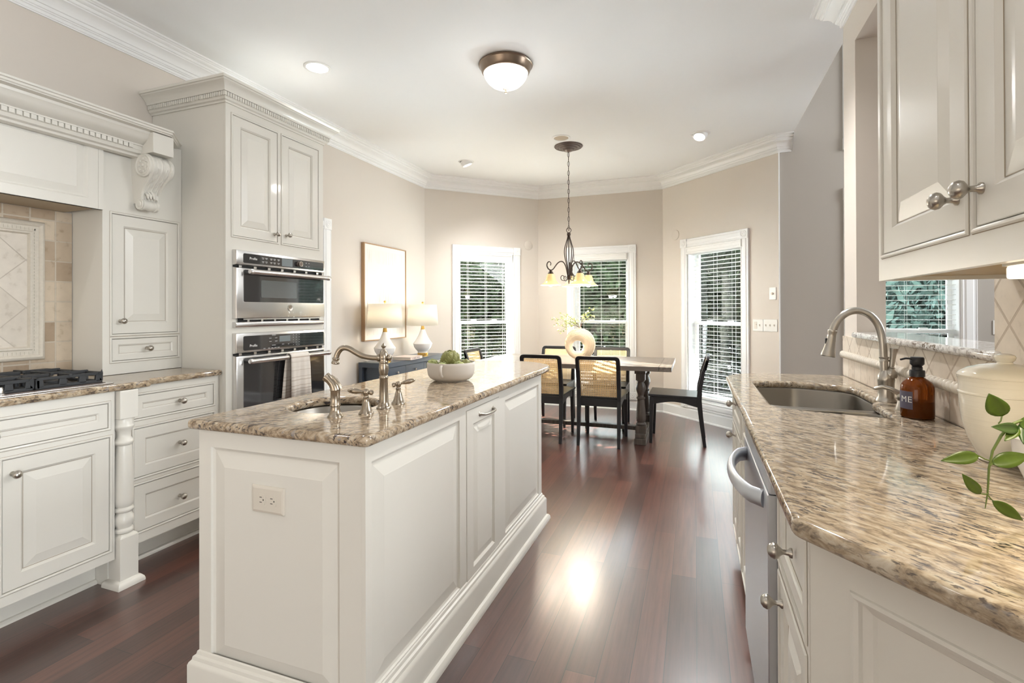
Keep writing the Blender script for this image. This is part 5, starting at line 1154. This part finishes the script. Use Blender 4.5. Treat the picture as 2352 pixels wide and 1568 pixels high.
for F, s, z, lb in ((F1, 1.405, 2.128, 'round painted speaker cover on the wall right of the left bay window'), (F3, .215, 2.155, 'round painted speaker cover on the wall left of the right bay window')):
    n = (F(0, 0, 1)-F(0, 0, 0)); o = build('speaker_cover', MB().lathe([(.060, 0), (.060, .004), (.057, .0065), (0, .0072)], axisM(F(s, z, .0005), n), 36), WALL, None, smooth=40); tag(o, lb, 'speaker')

# ================================================================ RIGHT RUN
GX = .186
Fg = lambda a, b, c: Vector((GX-c, a, b))
def base_cab(name, label, y0, y1, holes, kinds, knobs, toe=True, top=.8745):
    t = thing(name, label, 'cabinet', (.45, (y0+y1)/2, 0))
    build('body', MB().box(GX+.0195, XR-.012, y0, y1, .10, top), CAB, t)
    m = MB().plate(Fg, y0, y1, .10, .8745, holes, -.0195, 0)
    for h in holes: bead(m, Fg, h, 0)
    build('face_frame', m, CAB, t); g = MB()
    for h in holes: g.plate(Fg, h[0]-.004, h[1]+.004, h[2]-.004, h[3]+.004, [], -.0193, -.019)
    build('door_gap', g, GAPSHADE, t)
    for h, kd, kn in zip(holes, kinds, knobs):
        q = door('drawer' if kd == 'flat' else 'door', Fg, h, 0, t, kd, s_w=.035 if kd == 'flat' else .05)
        if kn: knob((GX, kn[0], kn[1]), (-1, 0, 0), q, sc=1.2)
    if toe: build('toe_kick', MB().box(GX+.075, XR-.012, y0, y1, 0, .0995), CAB, t)
    return t
base_cab('end_base_cabinet', 'cream base cabinet with one drawer over one door between the dishwasher and the angled end', 1.006, 1.366, [(1.032, 1.335, .665, .832), (1.032, 1.335, .135, .628)], ['flat', 'raised'], [(1.172, .752), (1.298, .578)])
base_cab('sink_base_cabinet', 'cream base cabinet under the sink with a false front above a door', 1.986, 2.380, [(2.02, 2.35, .70, .832), (2.02, 2.35, .135, .665)], ['flat', 'raised'], [None, (2.31, .632)], top=.64)
base_cab('corner_base_cabinet', 'cream base cabinet at the far end of the sink counter with a knobbed drawer', 2.381, 2.895, [(2.41, 2.865, .70, .832), (2.41, 2.630, .135, .665), (2.645, 2.865, .135, .665)], ['flat', 'raised', 'raised'], [(2.655, .80), None, (2.672, .645)], top=.64)
# angled end panel
e0, e1 = Vector((.187, 1.003)), Vector((.722, .395)); ud = (e1-e0).normalized()
Fz0 = frame((e0.x, e0.y, 0), (ud.x, ud.y, 0), (ud.y, -ud.x, 0)); LE = (e1-e0).length
Fz = lambda a, b, c: Fz0(a, b, c)
ep = thing('angled_cabinet', 'cream angled cabinet end under the corner of the sink counter with a recessed panel', 'cabinet', (.45, .75, 0))
hz = (.072, LE-.08, .13, .800)
m = MB().plate(Fz, 0, LE, .10, .8745, [hz], -.0195, 0).ringloft(Fz, *hz, [(-.002, 0), (0, .003), (.006, .0045), (.012, .001), (.014, -.006), (.026, -.012), (.030, -.017)]); build('front_panel', m, CAB, ep)
build('body', MB().prism([(e0.x+.022, 1.004), (e0.x+.03, .995), (.74, .40), (.74, 1.004)], .10, .8745).prism([(.27, 1.0), (.74, .47), (.74, 1.0)], 0, .10), CAB, ep)
# dishwasher
dw = thing('dishwasher', 'stainless dishwasher with a bowed handle under the sink counter', 'dishwasher', (.45, 1.676, 0))
build('tub', MB().box(GX+.001, XR-.02, 1.374, 1.978, .02, .862), DARK, dw)
Fw = lambda a, b, c: Vector((.186-c, a, b))
dd = build('door', MB().ringloft(Fw, 1.372, 1.980, .115, .800, [(0, 0), (0, .018), (.002, .021)]), DWST, dw)
build('control_strip', MB().ringloft(Fw, 1.372, 1.980, .803, .868, [(0, 0), (0, .014), (.003, .019)]), DWST, dw)
build('toe_panel', MB().ringloft(lambda a, b, c: Vector((.24-c, a, b)), 1.374, 1.978, .01, .112, [(0, 0), (0, .012)]), DARK, dw)
m = MB(); hp = []
for k in range(17):
    q = k/16; y = 1.455+q*.445; hp.append((.163-.060*sin(pi*q)**.55 if 0 < k < 16 else .167, y, .762))
m.tube(hp, [.0125]+[.012]*15+[.0125], 18, flat=1.9); build('handle', m, DWST, dd, smooth=60)
build('badge', MB().box(.1640, .1652, 1.44, 1.455, .16, .225), WTXT, dd)  # small white glint on the door, put on as a white strip
# counter with sink cut-out
ol = [(.742, 3.094), (.43, 3.072), (.29, 3.045), (.215, 2.99), (.168, 2.93), (.150, 2.86), (.150, .945), (.742, .28)]
ol = rounded(ol, [0, .05, .05, .05, .05, .05, .035, 0])
so = rounded([(.262, 2.0), (.60, 1.915), (.622, 2.235), (.660, 2.262), (.660, 2.66), (.45, 2.745), (.262, 2.70)], [.10, .05, .03, .02, .12, .10, .06], 7)
rc = slab('sink_countertop', ol, [so], .876, .908, GRAN_R); tag(rc, 'polished speckled granite counter with the double sink and an angled near corner', 'countertop')
sk = thing('double_sink', 'stainless undermount double bowl sink in the right counter', 'sink', (.45, 2.32, .7))
def bowl_sink(nm, poly, depth):
    n = len(poly); cx_ = sum(p[0] for p in poly)/n; cy_ = sum(p[1] for p in poly)/n; m = MB(); rings = []
    for sc, z in ((1.07, .8745), (1.0, .8745), (.99, .868), (.965, .875-depth+.03), (.90, .875-depth+.006), (.80, .875-depth), (.12, .875-depth-.004), (.0, .875-depth-.004)):
        rings.append([len(m.v)+i for i in range(n)]); m.v += [Vector((cx_+(p[0]-cx_)*sc, cy_+(p[1]-cy_)*sc, z)) for p in poly]
    for a, b in zip(rings, rings[1:]):
        for i in range(n): m.f.append([a[i], a[(i+1) % n], b[(i+1) % n], b[i]])
    q = build(nm, m, SINKST, sk, smooth=50); build('drain', MB().lathe([(.045, .001), (.042, .004), (.02, .003), (0, .002)], Matrix.Translation((cx_, cy_, .875-depth-.004)), 24), STEEL, q, smooth=40)
bowl_sink('large_bowl', rounded([(.258, 2.235), (.662, 2.215), (.668, 2.66), (.45, 2.752), (.258, 2.705)], [.07, .07, .12, .10, .06], 7), .21)
bowl_sink('small_bowl', rounded([(.262, 2.195), (.632, 2.175), (.625, 1.95), (.45, 1.915), (.262, 1.985)], [.05, .06, .09, .08, .10], 7), .17)
build('divider', MB().box(.245, .69, 2.180, 2.232, .852, .8740), SINKST, sk, bevel=.004)
# pull-down faucet
fx, fy = .676, 2.262
pf = thing('pulldown_faucet', 'brushed nickel gooseneck faucet with a pull-down head at the double sink', 'faucet', (fx, fy, IT))
build('body', MB().lathe([(.034, 0), (.034, .004), (.030, .010), (.0265, .020), (.026, .055), (.0270, .075), (.0280, .082), (.0275, .088), (.0255, .10), (.018, .112), (.0155, .118)], Tm(fx, fy, IT+.0003), 30), NICKEL, pf, smooth=45)
fz = IT
neck = [(0, .11), (-.002, .16), (-.005, .22), (-.010, .265), (-.025, .305), (-.05, .333), (-.082, .345), (-.114, .338), (-.140, .315), (-.156, .285), (-.163, .262)]
m = MB().tube(crv([(fx+a*1.03-.005, fy, fz+b-.002) for a, b in neck], 3), .0135, 18); m.lathe([(.0135, 0), (.0160, .001), (.0160, .006), (.0142, .008), (.0142, .012), (.0160, .014), (.0160, .018), (.0135, .019)], Tm(fx-.006, fy, fz+.150), 18); build('neck', m, NICKEL, pf, smooth=60)
hx_, hz_ = fx-.163*1.03-.005, fz+.262; dh = Vector((-.17, 0, -1)).normalized()
hd = build('spray_head', MB().lathe([(.0140, -.006), (.0165, -.004), (.0165, .004), (.0145, .007), (.0150, .02), (.0165, .045), (.0200, .072), (.0245, .090), (.0250, .096), (.022, .099), (0, .098)], axisM((hx_, fy, hz_), dh), 26), NICKEL, pf, smooth=45)
build('button', MB().box(hx_-.026, hx_-.015, fy-.006, fy+.006, hz_-.050, hz_-.026), PUMPB, hd, bevel=.003)
m = MB().lathe([(.020, .0), (.0225, .008), (.020, .022), (.0125, .030), (.010, .034), (.0125, .037), (.0085, .041), (.009, .060), (.0105, .092), (.0125, .106), (.0130, .110), (0, .112)], axisM((fx+.012, fy-.004, fz+.092), (.10, -.05, 1)), 22); build('lever_handle', m, NICKEL, pf, smooth=45)
# built-in soap pump
sp = thing('soap_dispenser', 'low brushed nickel soap pump built into the counter beside the amber bottle', 'soap dispenser', (.672, 2.085, IT))
build('base', MB().lathe([(.0225, .0003), (.0225, .004), (.0185, .014), (.0160, .028), (.0150, .032), (.017, .034), (.017, .052), (.014, .058), (0, .060)], Tm(.672, 2.085), 24), NICKEL, sp, smooth=45)
build('spout', MB().tube([(.682, 2.085, IT+.050), (.662, 2.088, IT+.056), (.640, 2.092, IT+.070), (.615, 2.097, IT+.076), (.594, 2.101, IT+.068)], [.0105, .010, .0075, .0070, .0055], 12), NICKEL, sp, smooth=60)
# amber bottle
ax_, ay_ = .668, 1.955
ab = thing('soap_bottle', 'amber glass pump bottle with a plum label on the sink counter', 'bottle', (ax_, ay_, IT+.0003)); BZ = IT+.0005
build('glass', MB().lathe([(0, .0), (.040, .0), (.0435, .003), (.0440, .010), (.0440, .092), (.0425, .104), (.036, .116), (.024, .125), (.0170, .130), (.0165, .140), (.0150, .140)], Tm(ax_, ay_, BZ), 40), AMBER, ab, smooth=45)
build('soap_fill', MB().lathe([(0, .004), (.038, .004), (.0405, .010), (.0405, .055), (0, .055)], Tm(ax_, ay_, BZ), 32), pm('amber_soap', (.09, .03, .005), .2), ab, smooth=40)
m = MB().lathe([(.0205, .132), (.0205, .150), (.0190, .152), (.0145, .153), (.0145, .162), (.0120, .164), (.0175, .170), (.0190, .172), (.0190, .190), (.0165, .194), (0, .195)], Tm(ax_, ay_, BZ), 28); pmp = build('pump', m, PUMPB, ab, smooth=40)
build('nozzle', MB().tube([(ax_-.01, ay_-.004, BZ+.188), (ax_-.035, ay_-.014, BZ+.190), (ax_-.050, ay_-.019, BZ+.186)], .0032, 10), PUMPB, pmp, smooth=60)
m = MB(); na = 14; aa, bb = R(158), R(236)
for k in range(na+1):
    a = aa+(bb-aa)*k/na
    for z in (.030, .086): m.v.append(Vector((ax_+.0443*cos(a), ay_+.0443*sin(a), BZ+z)))
for k in range(na): m.f.append([2*k, 2*k+2, 2*k+3, 2*k+1])
lb_ = build('label', m, LABELM, ab, smooth=60)
for ch, a in (('M', R(203)), ('E', R(226))):
    n = Vector((cos(a), sin(a), 0)); u_ = Vector((-sin(a), cos(a), 0)); p = Vector((ax_, ay_, BZ+.060))+n*.0446
    text('label_letter', ch, .027, Matrix(((u_.x, 0, n.x, p.x), (u_.y, 0, n.y, p.y), (0, 1, 0, p.z), (0, 0, 0, 1))), WTXT, lb_, ext=.0002)
# canisters
jx, jy = .660, 1.452
cj = thing('lidded_canister', 'large cream ceramic canister with a domed lid beside the tile wall', 'canister', (jx, jy, IT+.0003))
jp = [(0, .0), (.048, .0), (.052, .004), (.050, .008), (.056, .020), (.070, .050), (.080, .085), (.085, .120), (.0865, .150), (.0865, .1515), (.0885, .153), (.0885, .156), (.0865, .158), (.0865, .172), (.0885, .186), (.0900, .191), (.086, .192), (.083, .186), (0, .186)]
jp = [(r*.93, z) for r, z in jp]
build('jar', MB().lathe(jp, Tm(jx, jy, IT+.0005), 56), CREAMC, cj, smooth=40)
m = MB().lathe([(r*.93, z) for r, z in [(.0895, .1915), (.0905, .195), (.086, .201), (.070, .211), (.048, .218), (.026, .222), (.016, .223), (.014, .226), (.0185, .231), (.0205, .237), (.018, .242), (.010, .245), (0, .2455)]], Tm(jx, jy, IT+.0005), 56); build('lid', m, CREAMC, cj, smooth=40)
cs_ = thing('small_canister', 'small white ceramic pot standing in front of the large canister', 'canister', (.655, 1.285, IT+.0003))
build('pot', MB().lathe([(0, 0), (.035, 0), (.038, .004), (.048, .03), (.056, .06), (.058, .085), (.0605, .090), (.058, .094), (.054, .088), (0, .086)], Tm(.655, 1.285, IT+.0005), 44), CERAM, cs_, smooth=40)
# vine
pn = thing('potted_vine', 'trailing vine with glossy green leaves hanging over the near corner of the granite', 'plant', (.62, 1.06, IT+.0003))
build('pot', MB().lathe([(0, 0), (.042, 0), (.046, .005), (.055, .09), (.060, .14), (.056, .14), (.052, .13), (0, .13)], Tm(.62, 1.06, IT+.0005), 36), CERAM, pn, smooth=40)
st_ = MB(); main = [(.60, 1.062, 1.035), (.575, 1.058, 1.062), (.535, 1.050, 1.080), (.496, 1.039, 1.078), (.475, 1.031, 1.069), (.461, 1.026, 1.052), (.448, 1.022, 1.027), (.442, 1.019, .999), (.441, 1.019, .975), (.440, 1.019, .958), (.436, 1.017, .935)]
st_.tube(main, [.0022]*6+[.0018, .0016, .0014, .0012, .0006], 8)
for a, b in (((.457, 1.025, 1.071), (.462, 1.026, 1.083)), ((.443, 1.019, 1.012), (.427, 1.014, 1.0195)), ((.441, 1.019, .959), (.429, 1.015, .959)), ((.440, 1.019, .957), (.446, 1.020, .949)), ((.442, 1.019, 1.004), (.447, 1.021, 1.008)), ((.475, 1.031, 1.069), (.484, 1.035, 1.066))): st_.tube([a, ((a[0]+b[0])/2, (a[1]+b[1])/2-.002, (a[2]+b[2])/2-.001), b], .0010, 6)
build('stem', st_, STEM, pn, smooth=60)
def leaf(base, tip, wdt, fold=.25, droop=.1, mt=LEAF, face=None, asym=0):
    b, t = Vector(base), Vector(tip); ax0 = t-b; L_ = ax0.length; ax1 = ax0/L_
    view = face or (Vector((0, 0, 1.255))-b).normalized(); side = ax1.cross(view).normalized(); nn = side.cross(ax1).normalized(); m = MB(); rows = []; n = 10
    for k in range(n+1):
        q = k/n; ww = wdt*(sin(pi*q**.85)**.8)*(1-.25*q) if 0 < k < n else .0004; c_0 = b+ax1*L_*q-nn*droop*L_*(q*q)*.6
        row = []
        for j in (-1, -.5, 0, .5, 1): row.append(len(m.v)); m.v.append(c_0+side*ww*(j+asym*(1-j*j)*0)+nn*ww*fold*(abs(j)**1.4))
        rows.append(row)
    for a, c in zip(rows, rows[1:]):
        for j in range(4): m.f.append([a[j], a[j+1], c[j+1], c[j]])
    o = build('leaf', m, mt, pn, smooth=70); s = o.modifiers.new('thick', 'SOLIDIFY'); s.thickness = .0006; return o
leaf((.463, 1.027, 1.083), (.441, 1.014, 1.119), .0165)
leaf((.486, 1.034, 1.063), (.4435, 1.010, 1.068), .0100, fold=.5, mt=LEAFD)
leaf((.427, 1.014, 1.0195), (.372, .994, 1.012), .0115, fold=.3)
leaf((.446, 1.021, 1.007), (.500, 1.032, 1.023), .0135)
leaf((.429, 1.015, .958), (.402, 1.003, .990), .0095)
leaf((.446, 1.020, .948), (.491, 1.030, .917), .0105)
leaf((.489, 1.036, 1.066), (.515, 1.030, 1.082), .012)
leaf((.487, 1.036, 1.064), (.460, 1.012, 1.048), .008, mt=LEAF, fold=.4)
leaf((.496, 1.039, 1.074), (.487, 1.022, 1.042), .009, mt=LEAFD)
# tiled wall and granite ledge
rb = thing('wall_tiles', 'travertine tile wall behind the sink with a rope moulding and diamond tiles', 'backsplash', (XR, 2.4, .91))
build('upright_tiles', MB().box(XR-.011, XR+.001, .35, 3.094, .909, 1.012), TILE_R, rb)
build('diamond_tiles', MB().box(XR-.011, XR+.001, 1.660, 3.094, 1.012, 1.1165).box(XR-.011, XR+.001, .35, 1.660, 1.012, 1.345), TILE_D, rb)
m = MB(); y = .36
n = 0; rings = []
N_ = 900
for i in range(N_+1):
    yy = .36+(3.09-.36)*i/N_; ring = []
    for k in range(10):
        a = 2*pi*k/10; rr = .0135+.0048*sin(a*1+yy*2*pi/.027); ring.append(len(m.v)); m.v.append(Vector((XR-.011-.004+rr*cos(a)*.9, yy, 1.021+rr*sin(a)*1.05)))
    rings.append(ring)
for A_, B_ in zip(rings, rings[1:]):
    for k in range(10): m.f.append([A_[k], A_[(k+1) % 10], B_[(k+1) % 10], B_[k]])
build('rope_moulding', m, TRAV, rb, smooth=60)
lg = slab('granite_ledge', rounded([(.716, 1.628), (.716, 2.868), (.93, 2.886), (.93, 1.676), (.742, 1.676), (.742, 1.628)], [.012, .012, .0, .0, 0, 0]), [], 1.1185, 1.146, GRAN_S, rnd=.011); tag(lg, 'pale granite ledge along the sill of the pass-through opening', 'ledge')
# upper cabinet
UX, UY0, UY1, UZ0, UZ1 = .46, .55, 1.586, 1.330, 2.62
uc = thing('wall_cabinet', 'cream wall cabinet with two raised panel doors above the right counter', 'cabinet', (.6, 1.1, UZ0))
Fu = lambda a, b, c: Vector((UX-c, a, b))
build('body', MB().box(UX+.0195, XR-.012, UY0, UY1, UZ0+.014, UZ1).box(UX+.0195, XR-.012, UY1-.018, UY1, UZ0, UZ0+.014), CAB, uc)
build('underside', MB().box(UX+.0195, XR-.012, UY0, UY1-.0181, UZ0+.010, UZ0+.0139), UNDERC, uc)
hs = [(1.128, 1.552, 1.397, 2.56), (.672, 1.096, 1.397, 2.56)]
m = MB().plate(Fu, UY0, UY1, UZ0, UZ1, hs, -.0195, 0)
for h in hs: bead(m, Fu, h, 0)
build('face_frame', m, CAB, uc)
g = MB()
for h in hs: g.plate(Fu, h[0]-.004, h[1]+.004, h[2]-.004, h[3]+.004, [], -.0193, -.019)
build('door_gap', g, GAPSHADE, uc)
for h, kn in zip(hs, ((1.160, 1.4585), (1.075, 1.461))):
    q = door('door', Fu, h, 0, uc, s_w=.058, b=.040); knob((UX, kn[0], kn[1]), (-1, 0, 0), q, sc=1.2)
ul = thing('undercabinet_light', 'glowing white light fixture under the right wall cabinet', 'light', (.53, .85, UZ0))
build('housing', MB().box(.497, .575, .62, 1.100, UZ0-.002, UZ0+.0095), PLASTW, ul); build('lens', MB().box(.500, .572, .625, 1.097, UZ0-.024, UZ0-.002), LENSW, ul, bevel=.004)
l = light('undercabinet_lamp', 'AREA', (.536, .86, UZ0-.028), 1.6, (1, .86, .62), .05, (0, 0, 0), .45); l.parent = ul; l.location = (.006, .01, -.028)
